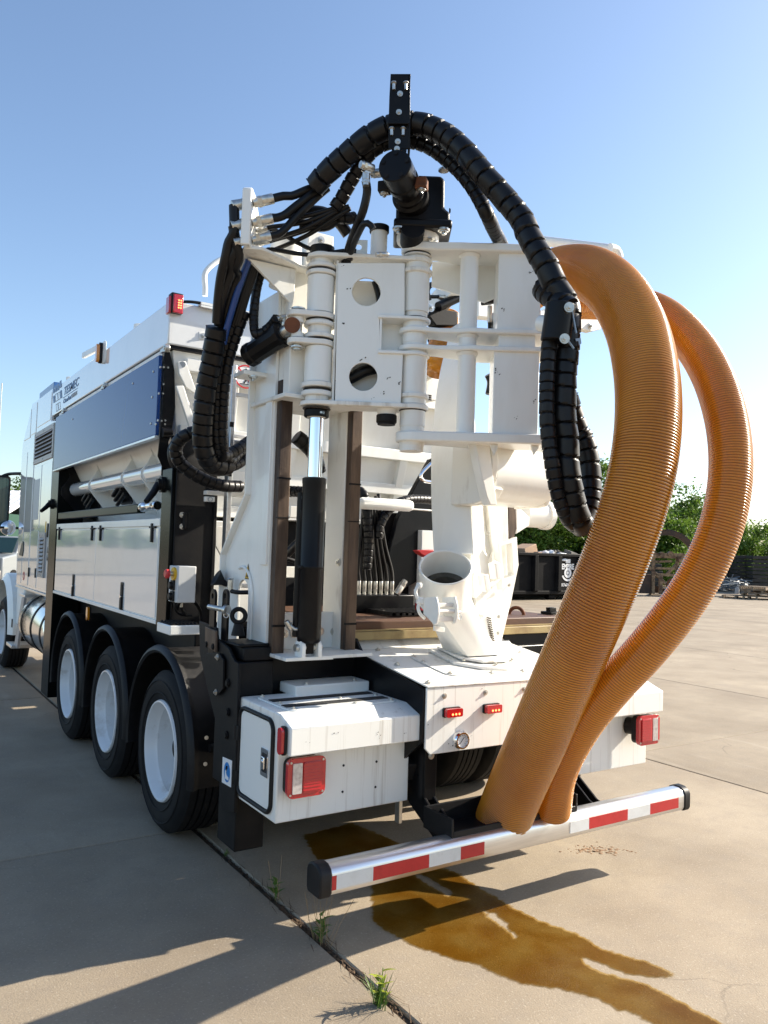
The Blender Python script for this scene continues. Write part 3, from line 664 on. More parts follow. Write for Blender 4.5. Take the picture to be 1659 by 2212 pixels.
# ---- lower hopper with scalloped ribs, pipe
pipe = MB().cyl((-1.10,5.0,2.20),(-1.10,8.02,2.20),.066,n=28).build('side_pipe', GLOSS, T)
for yy, k in ((at('A',620,1500,X=-1.12).y,0),(at('A',838,1430,X=-1.12).y,0),(at('A',975,1350,X=-1.12).y,0)):
    pf = [(-1.12,2.40),(-1.10,2.34),(-1.13,2.28),(-1.175,2.22),(-1.175,2.17),(-1.12,2.10),(-1.02,1.98),(-.97,1.93),(-.86,1.93),(-.86,2.40)]
    MB().prism([(x,yy,z) for x,z in pf], (0,.014,0)).build('scalloped_rib', WHITE, T, .003)
for yy in (8.06, 4.985):
    pf = [(-1.19,2.40),(-1.16,2.33),(-1.19,2.27),(-1.235,2.21),(-1.235,2.14),(-1.18,2.08),(-1.10,2.00),(-1.05,1.93),(-.86,1.93),(-.86,2.40)]
    MB().prism([(x,yy,z) for x,z in pf], (0,.014,0)).build('scalloped_end', BLACK, T, .003)
for (cx,cy,rx,rz) in ((600,1545,.20,.085),(800,1550,.20,.075)):
    c = at('A',cx,cy,X=-1.045); 
    n_ = Vector((-.52,0,-.27)).normalized(); u_ = Vector((0,-1,0)); v_ = u_.cross(n_)
    cc = Vector((-1.0,c.y,2.10))
    ov = MB().plate([(a*math.cos(0),b_) for a,b_ in rrect(-rx/2-.1,rx/2+.1,-rz,rz,.07)],[],lambda a,b_: cc+u_*a+v_*b_+n_*.035,n_*.01).build('valve_recess', BLACK, T, .003)
    for i in range(3):
        q0 = cc+u_*(-.12+.02*i)+v_*(.04-.045*i)+n_*.06; q1 = cc+u_*(.16-.03*i)+v_*(-.02-.035*i)+n_*.07
        plain_hose([q0, (q0+q1)/2+n_*.05+v_*.03, q1], .017, 'valve_hose', ov)
        fitting(q1, q1-q0, .019, .08, 'hose_fitting', ov, BLACKM)
# ---- dark bar with turnbuckle
MB().box(-1.27,-1.215,5.36,7.96,1.905,1.965).build('lock_bar', GREENK, T, .005)
tbk = MB().lathe([(0,5.02),(.028,5.02),(.034,5.05),(.028,5.08),(.018,5.09),(.026,5.12),(.026,5.24),(.018,5.26),(.03,5.28),(.036,5.32),(.03,5.36),(0,5.37)], (-1.24,0,1.945), (0,1,0), 16).build('turnbuckle', CHROME, T)
bolts([(-1.265,5.30,1.945),(-1.265,5.06,1.95)], (-1,0,0), .016, tbk)
def lever(k, p_, q_, X):
    a_, b_ = at(k,*p_,X=X), at(k,*q_,X=X-.10)
    lv = MB().cyl(a_, (X+.08,a_.y,a_.z), .05, n=18).cyl(a_+Vector((-.02,0,0)), a_, .036, n=18)
    lv.tube([a_+Vector((-.012,0,0)), a_*.5+b_*.5, b_], lambda L,t: .022 if L<.12 else .017, 10).build('clamp_lever', PLASTIC, T)
lever('B',(1045,178),(955,290),-1.28); lever('B',(330,305),(270,352),-1.28)

# ---- side locker
lk = MB().box(-1.25,-.62,4.885,8.05,1.205,1.862).build('side_locker', WHITE, T, .005)
ys = at('B',626,600,X=-1.256).y
for a_, b_, in ((4.895+.03, ys-.004), (ys+.004, 8.035)):
    MB().box(-1.2565,-1.249,a_,b_,1.235,1.800).build('locker_door', GLOSS, lk, .002)
MB().box(-1.262,-1.249,4.89,8.045,1.812,1.860).build('locker_rail', WHITE, lk, .003)
MB().box(-1.264,-1.249,4.885,8.05,1.203,1.229).build('locker_sill', WHITE, lk, .003)
for p in ((1000,455),(662,470),(607,472),(392,482)):
    y = at('B',*p,X=-1.258).y
    MB().box(-1.272,-1.2555,y-.014,y+.014,1.71,1.83).box(-1.268,-1.2555,y-.06,y+.06,1.80,1.812).build('locker_hinge', PLASTIC, lk, .003)
for p in ((795,915),(478,845)):
    c = at('B',*p,X=-1.258)
    l_ = MB().plate(rrect(c.y-.032,c.y+.032,c.z-.105,c.z+.105,.008),[],PX(-1.2625),(.008,0,0)).build('locker_latch', PLASTIC, lk, .002)
    MB().plate(rrect(c.y-.022,c.y+.022,c.z+.012,c.z+.09,.006),[],PX(-1.2645),(.003,0,0)).build('latch_well', BLACKM, l_)
    MB().box(-1.270,-1.262,c.y-.020,c.y+.020,c.z-.085,c.z+.0).build('latch_paddle', PLASTIC, l_, .003)
    MB().cyl((-1.272,c.y,c.z+.006),(-1.262,c.y,c.z+.006),.012,n=14).build('latch_lock', CHROME, l_)
rlk = MB().box(.62,1.25,4.70,8.05,1.205,1.862).build('side_locker', WHITE, T, .005)
for a_, b_ in ((4.92,6.45),(6.46,8.03)): MB().box(1.249,1.2565,a_,b_,1.235,1.80).build('locker_door', GLOSS, rlk, .002)
MB().box(1.262,1.285,4.985,8.23,2.390,2.905).build('side_panel', NAVY, T, .004)
# amber marker under the locker
c = at('B',580,1022,X=-1.2)
am = MB().plate(rrect(c.y-.03,c.y+.03,c.z-.06,c.z+.06,.022),[],PX(c.x),(.012,0,0)).build('marker_base', PLASTIC, lk, .003)
MB().plate(rrect(c.y-.027,c.y+.027,c.z-.055,c.z+.055,.022),[],PX(c.x),(-.018,0,0)).build('amber_marker', AMBER, am, .006)

# ---- black corner column behind the locker
co = MB().box(-1.262,-1.08,4.69,4.88,1.195,2.165).build('corner_column', POSTK, T, .006)
MB().box(-1.24,-.985,4.672,4.69,1.17,2.17).build('rear_bulkhead', BLACKM, T, .003)
MB().box(-1.0,-.98,4.66,4.675,1.17,2.1).build('bulkhead_seam', BLACKM, co, .002)
hb = MB().box(*(lambda a,b_: (a.x,b_.x,4.655,4.673,b_.z,a.z))(at('P',360,325,Y=4.66),at('P',396,508,Y=4.66))).cyl(at('P',350,330,Y=4.66),at('P',346,505,Y=4.66),.012,n=12).build('bulkhead_hinge', BLACKM, co, .002)
bolts([at('P',325,352,Y=4.668),at('P',325,478,Y=4.668)], (0,-1,0), .013, co)
# control box
a_, b_ = at('P',285,910,Y=4.50), at('P',465,1310,Y=4.50)
cb = MB().box(a_.x,b_.x,4.50,4.66,b_.z,a_.z).build('control_box', LBOX, T, .005) if 'LBOX' in globals() else None
if cb is None:
    LBOX = mat('light_grey_box', (.55,.56,.56), .4)
    cb = MB().box(a_.x,b_.x,4.50,4.66,b_.z,a_.z).build('control_box', LBOX, T, .005)
zz = at('P',300,995,Y=4.55).z
MB().cyl((a_.x-.012,4.56,zz),(a_.x,4.56,zz),.038,n=24).build('yellow_collar', YELLOW, cb)
MB().cyl((a_.x-.035,4.56,zz),(a_.x-.01,4.56,zz),.014,n=16).build('button_stem', ZINC, cb)
MB().lathe([(0,-.06),(.02,-.06),(.028,-.053),(.026,-.035),(.014,-.03)],(a_.x,4.56,zz),(1,0,0),20).build('stop_button', REDP, cb)
for zk in (at('P',280,1120,Y=4.55).z, at('P',280,1240,Y=4.55).z):
    MB().cyl((a_.x-.03,4.57,zk),(a_.x,4.57,zk),.022,n=16).box(a_.x-.012,a_.x,4.545,4.6,zk-.03,zk+.03).build('socket', PLASTIC, cb, .003)
MB().cyl((a_.x+.05,4.58,b_.z-.03),(a_.x+.05,4.58,b_.z),.014,n=12).build('cable_gland', ZINC, cb)
plain_hose([(a_.x+.05,4.58,b_.z-.02),at('P',350,1440,Y=4.58),at('P',270,1400,Y=4.58),at('P',300,1300,Y=4.54),at('P',410,1260,Y=4.54),at('P',470,1310,Y=4.54),at('P',520,1400,Y=4.58),at('P',520,1480,Y=4.6)], .010, 'loop_cable', cb)
plain_hose([at('P',245,1250,Y=4.56),at('P',250,1380,Y=4.56),at('P',330,1440,Y=4.58),at('P',430,1450,Y=4.58)], .007, 'loop_cable', cb)
# folding step
a_, b_ = at('B',1112,1075,Y=4.42), at('B',1290,1160,Y=4.42)
st = MB().box(a_.x,b_.x+.02,4.42,4.66,b_.z,b_.z+.055).build('step_tray', WHITE, T, .006)
for i in range(7):
    for j in range(5):
        x = a_.x+.025+i*(b_.x-a_.x-.03)/6
        MB().lathe([(.0,.014),(.010,.012),(.015,0)], (x,4.45+j*.045,b_.z+.056), (0,0,1), 8).build('tread_stud', BLACKM, st)
MB().box(a_.x+.01,b_.x+.01,4.43,4.66,b_.z+.055,b_.z+.058).build('tread_plate', BLACKM, st)

# ---- post, engine housing
MB().box(-1.262,-1.02,8.065,8.40,.21,2.88).build('front_post', POSTK, T, .006)
yz = [(8.405,1.17),(10.30,1.165),(10.40,2.72),(10.36,2.86),(9.84,3.268),(8.66,3.27),(8.66,2.93),(8.405,2.90)]
eh = MB().prism([(-1.25,y,z) for y,z in yz], (2.5,0,0)).build('engine_housing', GLOSS, T, .006)
MB().box(-1.255,1.25,8.405,10.30,1.14,1.166).build('housing_sill', ALU, eh, .003)
MB().box(-1.235,1.2,8.70,9.50,3.272,3.345).build('roof_box', BLUE, eh, .005)
def panelx(y0,y1,z0,z1,name='housing_door',m=None,t=.005): return MB().box(-1.25-t,-1.248,y0,y1,z0,z1).build(name, m or GLOSS, eh, .002)
panelx(8.68,9.44,2.945,3.23,'housing_panel'); panelx(9.50,9.82,2.90,3.24,'housing_panel')
MB().prism([(-1.255,9.86,2.88),(-1.255,10.30,2.88),(-1.255,9.86,3.215)], (.006,0,0)).build('housing_panel', GLOSS, eh, .002)
panelx(8.45,8.98,1.20,2.50); panelx(9.02,9.46,1.20,1.80); panelx(9.02,9.46,1.83,2.50,'housing_door'); panelx(9.52,9.93,1.20,2.85); panelx(9.97,10.27,1.20,2.72)
panelx(9.08,9.40,1.92,2.36,'window_panel',LOGOG,.007)
def louvre(y0,y1,z0,z1,n,X=-1.25):
    f_ = MB().plate([(y0,z0),(y1,z0),(y1,z1),(y0,z1)],[[(y0+.06,z0+.05),(y1-.06,z0+.05),(y1-.06,z1-.05),(y0+.06,z1-.05)]],PX(X-.014),(.014,0,0)).build('louvre_frame', GREYF, eh, .002)
    MB().box(X-.004,X+.0,y0+.05,y1-.05,z0+.04,z1-.04).build('louvre_back', BLACKM, f_)
    h = (z1-z0-.1)/n
    for i in range(n): 
        z = z0+.05+i*h
        MB().prism([(X-.004,y0+.06,z+h*.95),(X-.022,y0+.06,z+h*.35),(X-.024,y0+.06,z+h*.40),(X-.006,y0+.06,z+h)], (0,y1-y0-.12,0)).build('louvre_slat', GREYF, f_)
    bolts([(X-.014,y,z) for y in (y0+.03,(y0+y1)/2,y1-.03) for z in (z0+.025,z1-.025)], (-1,0,0), .010, f_, 'screw', _hexs)
GREYF = mat('grey_louvre', (.36,.34,.33), .4)
louvre(8.43,9.50,2.535,2.885,6); louvre(8.56,8.88,1.32,1.78,9,-1.256)
c = at('L',258,1015,X=-1.256); MB().plate(circ(c.y,c.z,.05,20),[circ(c.y,c.z,.036,20)],PX(-1.2575),(.003,0,0)).build('prohibition_ring', SIGNR, eh)
for p in ((515,735),(512,815)):
    c = at('L',*p,X=-1.256); MB().prism([(-1.2575,c.y-.03,c.z-.03),(-1.2575,c.y+.03,c.z-.03),(-1.2575,c.y,c.z+.035)], (.003,0,0)).build('warning_sticker', SIGNK, eh)
c = at('L',495,520,X=-1.256); MB().box(-1.2575,-1.2545,c.y-.02,c.y+.02,c.z-.10,c.z+.09).build('yellow_sticker', YELLOW, eh)
c = at('L',522,520,X=-1.256); MB().box(-1.265,-1.2545,c.y-.022,c.y+.022,c.z-.07,c.z+.07).build('housing_latch', PLASTIC, eh, .003)
for p in ((315,975),(388,985),(135,1530)):
    c = at('L',*p,X=-1.256); MB().box(-1.266,-1.2545,c.y-.02,c.y+.02,c.z-.05,c.z+.05).build('housing_latch', PLASTIC, eh, .003)
fin = [at('L',*p,X=-1.262) for p in ((248,640),(252,660),(250,740),(240,800),(205,790),(235,660))]
MB().prism(fin, (.006,0,0)).build('wing_sticker', SIGNK, eh)
# ---- fuel tank, steps
ft = MB().lathe([(0,8.46),(.30,8.46),(.325,8.48),(.33,8.5),(.33,9.93),(.32,9.96),(.28,9.98),(0,9.99)], (-.93,0,.76), (0,1,0), 48).build('fuel_tank', TANK, T)
for y in (8.62,9.15,9.75): MB().lathe([(.331,y-.03),(.337,y-.028),(.337,y+.028),(.331,y+.03)], (-.93,0,.76), (0,1,0), 48).build('tank_strap', BLACKM, ft)
MB().box(-1.20,-.95,9.98,10.35,1.03,1.06).build('upper_step', ALU, T, .004)
MB().prism([(-1.20,10.02,1.02),(-1.20,10.18,1.02),(-1.22,10.42,.42),(-1.22,10.20,.42)], (.03,0,0)).build('step_hanger', GREYF, T, .004)
MB().box(-1.26,-.95,10.35,10.75,.40,.44).build('lower_step', ALU, T, .004)
# ---- cab, seen only at the edge
cabp = [(10.55,.95),(12.9,.95),(13.0,1.5),(11.7,1.75),(11.5,2.6),(10.55,2.65)]
cabn = MB().prism([(-.86,y,z) for y,z in cabp], (1.72,0,0)).build('cab', WHITE, T, .02)
fd = MB(); n = 20
pr = [Vector((0, 11.62+.62*math.cos(rad(a)), .50+.66*math.sin(rad(a)))) for a in range(0,181,9)]
for i in range(len(pr)-1):
    p, q = pr[i], pr[i+1]
    fd.add([(-1.22,p.y,p.z),(-.6,p.y,p.z),(-.6,q.y,q.z),(-1.22,q.y,q.z)], [(0,1,2,3)])
    s_ = 1.18
    P_, Q_ = Vector((0,11.62+(p.y-11.62)*s_,.5+(p.z-.5)*1.14)), Vector((0,11.62+(q.y-11.62)*s_,.5+(q.z-.5)*1.14))
    fd.add([(-1.22,p.y,p.z),(-1.22,q.y,q.z),(-1.17,Q_.y,Q_.z),(-1.17,P_.y,P_.z)], [(0,1,2,3)])
    fd.add([(-1.17,P_.y,P_.z),(-1.17,Q_.y,Q_.z),(-.6,Q_.y,Q_.z),(-.6,P_.y,P_.z)], [(0,1,2,3)])
fd.build('front_fender', WHITE, cabn, ang=60)
MB().box(-1.14,-1.0,10.42,10.95,.62,1.35).build('fender_skirt', WHITE, cabn, .03)
# mirrors
m1 = at(None,4,1085,Y=10.9)
mi = MB().plate(rrect(m1.x-.14,m1.x+.09,m1.z-.36,m1.z+.34,.05),[],PY(10.9),(0,.10,0)).build('side_mirror', PLASTIC, cabn, .02)
MB().plate(rrect(m1.x-.12,m1.x+.07,m1.z-.33,m1.z+.31,.04),[],PY(10.896),(0,.004,0)).build('mirror_glass', GLASSD, mi)
plain_hose([(m1.x,10.95,m1.z+.32),at(None,3,1030,Y=10.95),at(None,20,1024,Y=10.9),at(None,46,1023,Y=10.7),at(None,80,1023,Y=10.6)], .02, 'mirror_arm', cabn)
m2 = at(None,18,1140,Y=10.8)
MB().lathe([(0,-.05),(.05,-.045),(.085,-.02),(.095,.01),(.09,.03),(0,.05)], m2, (-.15,1,0), 28).build('round_mirror', CHROME, cabn)
MB().bar(m2+Vector((-.1,-.06,0)), m2+Vector((.3,.1,0)), .012,.03).build('mirror_arm', PLASTIC, cabn)

# ================================================================== MAST
V = Vector
mast = MB().box(-1.05,-.98,3.70,3.96,1.16,3.03).build('mast_column', GRIME, T, .005)
mr = MB().box(-.635,-.565,3.70,3.90,1.16,2.95).build('mast_column', GRIME, T, .005)
for xa, xb, pm in ((-1.055,-.99,mast),(-.63,-.567,mr)):
    MB().box(xa,xb,3.645,3.70,1.165,2.56).build('slide_rail', RAIL, pm, .004)
    b = MB()
    for z, h in ((1.30,.012),(1.85,.006),(2.05,.009)): b.box(xa-.002,xb+.002,3.6425,3.66,z,z+h)
    b.build('rail_joint', BLACKM, pm)
# foot plate and side gusset with the arched opening
MB().prism([(-1.06,3.48,1.150),(-.80,3.47,1.150),(-.80,3.50,1.150),(-.55,3.50,1.150),(-.55,3.98,1.150),(-1.06,3.98,1.150)], (0,0,.018)).build('foot_plate', GRIME, mast, .003)
MB().box(-.99,-.63,3.78,3.80,1.168,1.36).build('foot_back_plate', GRIME, mast, .003)
bolts([at('E',*p,Y=3.775) for p in ((367,1322),(430,1318),(692,1305),(600,1305))], (0,-1,0), .017, mast)
bolts([at('E',*p,X=-.64) for p in ((715,855),)], (-1,0,0), .015, mr)
gp = [(3.70,1.16),(4.27,1.17),(4.275,1.65),(3.965,1.98),(3.965,3.03),(3.70,3.03)]
arch = [(4.08,1.175)] + [(4.01+.07*math.cos(rad(a)), 1.45+.07*math.sin(rad(a))) for a in range(0,181,15)] + [(3.94,1.175)]
gs = MB().plate(gp, [arch], PX(-1.068), (.016,0,0)).build('mast_gusset', WHITE, mast, .003)
MB().prism([(-1.10,4.278,1.66),(-1.10,3.968,1.985),(-1.10,3.960,1.975),(-1.10,4.268,1.65)], (.06,0,0)).build('gusset_flange', WHITE, mast, .002)
MB().box(-1.10,-1.04,3.955,3.970,1.98,3.03).build('gusset_flange', WHITE, mast, .002)
MB().box(-1.10,-1.04,4.268,4.282,1.17,1.652).build('gusset_flange', WHITE, mast, .002)
MB().box(-1.082,-1.066,3.705,3.78,1.61,2.47).build('gusset_strip', WHITE, mast, .003)
wl = [V((-1.075,4.01+.135*math.cos(rad(a)),1.46+.15*math.sin(rad(a)))) for a in range(0,121,10)]
wl = [V((-1.075,4.01-.135*1.0,1.18))]+[V((-1.075,3.875+ .0,1.3))]+[V((-1.075,4.01+.135*math.cos(rad(a)),1.44+.15*math.sin(rad(a)))) for a in range(180,60,-10)]
MB().tube(smooth_path(wl,.02), .008, 8).build('gusset_seam', WHITE, mast)
# warning triangle
c = at('P',1040,975,X=-1.070); wt = MB().prism([(c.x-.0012,c.y-.036,c.z-.038),(c.x-.0012,c.y+.036,c.z-.038),(c.x-.0012,c.y,c.z+.045)], (.001,0,0)).build('warning_triangle', SIGNK, mast)
MB().prism([(c.x-.0024,c.y-.029,c.z-.033),(c.x-.0024,c.y+.029,c.z-.033),(c.x-.0024,c.y,c.z+.034)], (.001,0,0)).build('triangle_field', YELLOW, wt)
gl = MB()
for dy, h in ((-.014,.012),(-.006,.02),(.0,.026),(.006,.02),(.014,.012)): gl.box(c.x-.0034,c.x-.0026,c.y+dy-.0016,c.y+dy+.0016,c.z-.028,c.z-.028+h)
gl.build('triangle_glyph', SIGNK, wt)
# ladder
lad = MB()
la, lb_ = at('A',1518,640,Y=4.5), at('P',790,1180,Y=4.5)
xl = -.985
lad.box(xl,xl+.028,4.49,4.55,1.33,2.80).box(xl+.34,xl+.368,4.49,4.55,1.33,2.80)
ladder = lad.build('ladder_rail', ALU, T, .003)
for k in range(5): MB().box(xl+.028,xl+.34,4.50,4.54,1.45+k*.29,1.475+k*.29).build('ladder_rung', ALU, ladder, .003)
for z in (1.62,2.15,2.45): MB().box(xl-.003,xl+.02,4.485,4.492,z-.03,z).build('rail_slot', BLACKM, ladder)
# crossbar behind the column, bracket plate with round sign
MB().box(*(lambda a,b_: (a.x,b_.x,4.58,4.64,b_.z,a.z))(at('P',580,85,Y=4.6),at('P',1150,170,Y=4.6))).build('cross_bar', GRIME, T, .004)
MB().box(*(lambda a,b_: (a.x,b_.x,4.555,4.58,b_.z,a.z))(at('P',880,25,Y=4.56),at('P',1150,75,Y=4.56))).build('cross_angle', ZINC, T, .003)
cx_ = MB().box(*(lambda a,b_: (a.x,b_.x,4.56,4.59,b_.z,a.z))(at('P',578,150,Y=4.56),at('P',680,212,Y=4.56))).build('cross_plate', WHITE, T, .003)
MB().lathe([(.010,-.002),(.016,-.002),(.016,.0)], at('P',630,183,Y=4.558), (0,1,0), 20).build('plate_ring', LOGOG, cx_)
MB().prism([at('P',*p,Y=4.75) for p in ((690,480),(800,480),(800,600),(760,820),(690,690))], (0,.02,0)).build('inner_shield', GRIME, T, .003)
# no-riding sign
a_, b_ = at('S',735,985,Y=4.90), at('S',918,1165,Y=4.90)
sg = MB().box(a_.x,b_.x,4.90,4.91,b_.z,a_.z).build('sign_plate', SIGNW, hopper, .001)
c = at('S',812,1070,Y=4.899)
pic = MB().cyl(c+V((.0,0,.045)),c+V((.0,-.001,.045)),.011,n=14)
for q0,q1,w in (((-.03,.02),(.01,.03),.008),((.0,.034),(.012,-.01),.016),((.012,-.01),(-.01,-.045),.009),((.012,-.01),(.03,-.04),.009),((-.005,.03),(-.028,.0),.006),((-.04,-.05),(.04,-.05),.005),((.03,.02),(.03,-.03),.005),((.03,.02),(.05,.02),.004)):
    pic.bar(c+V((q0[0],-.0008,q0[1])), c+V((q1[0],-.0008,q1[1])), .0014, w, (1,0,.3))
pic.build('sign_figure', SIGNK, sg)
MB().plate(circ(c.x,c.z,.080,36),[circ(c.x,c.z,.070,36)],PY(4.8985),(0,-.001,0)).bar(c+V((-.052,-.0015,.052)),c+V((.052,-.0015,-.052)),.001,.009,(1,0,1)).build('sign_ring', SIGNR, sg)
for z in (2.30,2.42): MB().box(-1.0,-.7,4.91,4.93,z,z+.02).build('rear_strip', ALU, hopper, .002)

# ---- lift cylinder
hx, hy = -.928, 3.50
rod = MB().cyl((hx,hy,1.80),(hx,hy,2.40),.037,n=36).build('lift_rod', CHROME, T)
brl = MB().lathe([(0,1.235),(.050,1.235),(.058,1.245),(.059,1.27),(.059,1.60),(.0615,1.605),(.0615,1.612),(.059,1.617),(.059,2.02),(.061,2.03),(.061,2.05),(.052,2.056),(.038,2.056)], (hx,hy,0), (0,0,1), 36).build('lift_cylinder', BLACK, T)
MB().cyl((hx-.045,hy+.05,1.26),(hx-.045,hy+.05,1.98),.020,n=14).build('return_pipe', BLACK, brl)
plain_hose([at('E',485,420,Y=3.53),at('E',480,560,Y=3.53),at('E',492,640,Y=3.53),at('E',482,850,Y=3.53),at('E',478,1100,Y=3.53),at('E',465,1160,Y=3.53)], .010, 'drain_pipe', brl, BLACK)
MB().box(hx-.07,hx+.06,hy-.02,hy+.02,1.60,1.616).build('pipe_clamp', BLACKM, brl, .002)
for p in ((480,440),(478,1050)): MB().cyl(at('E',*p,Y=3.53),at('E',p[0],p[1]+70,Y=3.53),.014,n=8).build('pipe_union', BLACKM, brl)
fitting(at('E',485,415,Y=3.53), (1,0,0), .013, .06, 'pipe_fitting', brl, BLACKM)
fitting(at('E',450,1175,Y=3.55), (.3,0,.8), .013, .06, 'hose_fitting', brl)
plain_hose([at('E',400,1250,Y=3.55),at('E',420,1285,Y=3.54),at('E',455,1290,Y=3.53),at('E',480,1285,Y=3.52)], .009, 'bent_pipe', brl, ZINC)
fitting(at('E',378,1235,Y=3.55), (.5,0,-.8), .013, .05, 'hose_fitting', brl)
# clevis
for x in (hx-.055,hx+.035):
    MB().plate([(3.46,1.168)]+[(3.50+.04*math.cos(rad(a)),1.215+.036*math.sin(rad(a))) for a in range(180,-1,-15)]+[(3.54,1.168)],[],PX(x),(.02,0,0)).build('clevis', WHITE, brl, .003)
MB().box(hx-.022,hx+.022,3.48,3.52,1.18,1.25).build('cylinder_eye', BLACK, brl, .006)
MB().cyl((hx-.075,3.50,1.212),(hx+.07,3.50,1.212),.018,n=18).build('clevis_pin', ZINC, brl)

# ---- carriage at the mast head
car = MB().box(-1.05,-.64,3.58,3.72,2.475,2.80).build('carriage', GRIME, T, .005)
MB().box(-1.09,-.60,3.54,3.99,2.452,2.474).build('carriage_plate', GRIME, car, .004)
MB().box(-1.03,-.60,3.66,3.80,2.80,3.14).build('carriage_head', GRIME, car, .005)
MB().prism([(-1.0,3.59,3.135),(-.84,3.59,3.135),(-.84,3.90,3.135),(-1.30,3.84,3.135),(-1.33,3.55,3.145),(-1.26,3.50,3.14)], (0,0,.016)).build('manifold_shelf', GRIME, car, .003)
gz = [at('F',*p,Y=3.62) for p in ((130,195),(440,265),(430,440),(420,500),(395,545),(400,480))]
MB().prism(gz, (0,.02,0)).build('shelf_gusset', GRIME, car, .003)
# bulkhead plate for the hoses, standing on edge
bq0 = V((-1.325,3.50,0)); bu = V((.55,.835,0)).normalized(); bn = V((.835,-.55,0)).normalized()
def bto(s_, z): return bq0+bu*s_+V((0,0,z))
bh = MB().plate([(0,3.15),(.36,3.15),(.36,3.30),(.30,3.36),(.10,3.44),(.03,3.44),(0,3.40)],[],bto,-bn*.016).build('hose_bulkhead', WHITE, car, .005)
MB().prism([bto(-.004,3.15),bto(-.004,3.425),bto(.022,3.44),bto(.022,3.15)], -bn*.045).build('bulkhead_lip', WHITE, bh, .006)
MB().cyl((-.98,3.82,3.10),(-.98,3.82,3.34),.085,n=32).build('swivel_cover', GRIME, car)
MB().box(-.86,-.70,3.80,3.92,3.14,3.44).build('mast_cap', GRIME, car, .004)
bolts([(-.78,3.798,3.40),(-.84,3.798,3.30)], (0,-1,0), .016, car)
MB().plate([(3.5,3.02),(3.62,3.02),(3.62,3.12),(3.5,3.12)],[],PX(-.84),(.02,0,0)).build('stop_plate', GRIME, car, .003)

GREASEGAP = mat('grease_and_gap_dark', (.018,.013,.009), .45, noise=.6, nscale=30, col2=(.07,.045,.025))  # dark tone for scuffs and for the gap lines between hinge collars
# ---- swing hinge on the mast (left pin)
zF = lambda y: 3.193-(y-170)*.000783
HL = V((-.930,3.50,0)); HRr = V((-.516,3.25,0))
g_ = (HRr-HL).normalized(); nr = V((-g_.y*-1, 0, 0))
nr = V((g_.y, -g_.x, 0)).normalized()
if nr.dot(V((-2.0,-3.4,0))) < 0: nr = -nr
def stack(c, prof, name, m, parent, n=36):
    return MB().lathe([(0,prof[0][1])]+prof+[(0,prof[-1][1])], (c.x,c.y,0), (0,0,1), n).build(name, m, parent, ang=30)
tubeL = stack(HL, [(.060,2.44),(.060,3.19)], 'hinge_tube', GRIME, T)
def ringz(c, z, h, r, parent, m=None, name='hinge_collar'):
    return MB().lathe([(.05,z-h/2),(r-.004,z-h/2),(r,z-h/2+.004),(r,z+h/2-.004),(r-.004,z+h/2),(.05,z+h/2)], (c.x,c.y,0), (0,0,1), 40).build(name, m or GRIME, parent, ang=40)
for y, h, r in ((200,.022,.078),(262,.020,.080),(305,.022,.080),(635,.022,.080),(715,.022,.080),(1030,.026,.080),(1085,.024,.080)): ringz(HL, zF(y), h, r, tubeL)
for y0, y1 in ((325,560),(785,1010)): stack(HL, [(.069,zF(y1)),(.069,zF(y0))], 'hinge_sleeve', WHITE, tubeL)
stack(HL, [(.062,zF(170)),(.062,zF(125))], 'pin_cap', BLACKM, tubeL)
ringz(HL, zF(1212), .036, .062, tubeL, BLACKM, 'pin_collar'); stack(HL, [(.046,zF(1235)),(.046,zF(1160))], 'pin_end', GRIME, tubeL)
bolts([HL+nr*.062+V((.03,0,zF(1212)))], nr, .012, tubeL)
for y in (284,603,735,1057,1180): ringz(HL, zF(y), .010, .071, tubeL, GREASEGAP, 'gap_ring')  # dark rings standing in for the gap lines between the collars
for y in (585,762):      # lugs for the swing cylinder
    z = zF(y); c2 = at('F',450,y-10,Y=3.52); c2.z = z
    d = (c2-V((HL.x,HL.y,z))); d.z = 0; L = d.length; d.normalize(); s_ = V((-d.y,d.x,0)); o = []
    for a in range(-90,91,15): o.append(V((HL.x,HL.y,z))+(-d)*math.cos(rad(a))*.078+s_*(-math.sin(rad(a)))*.078)
    for a in range(-90,91,15): o.append(c2+d*math.cos(rad(a))*.052+s_*math.sin(rad(a))*.052)
    MB().prism([p-V((0,0,.014)) for p in o], (0,0,.028)).build('hinge_lug', GRIME, tubeL, .004)
pk = at('F',450,680,Y=3.52)
MB().cyl((pk.x,pk.y,zF(540)),(pk.x,pk.y,zF(815)),.022,n=16).cyl((pk.x,pk.y,zF(545)),(pk.x,pk.y,zF(555)),.036,n=18).cyl((pk.x,pk.y,zF(795)),(pk.x,pk.y,zF(803)),.036,n=18).build('lug_pin', ZINC, tubeL)
MB().cyl((pk.x,pk.y,zF(735)),(pk.x,pk.y,zF(705)),.032,n=18).cyl((pk.x,pk.y,zF(640)),(pk.x,pk.y,zF(605)),.032,n=18).build('pin_spacer', GRIME, tubeL)
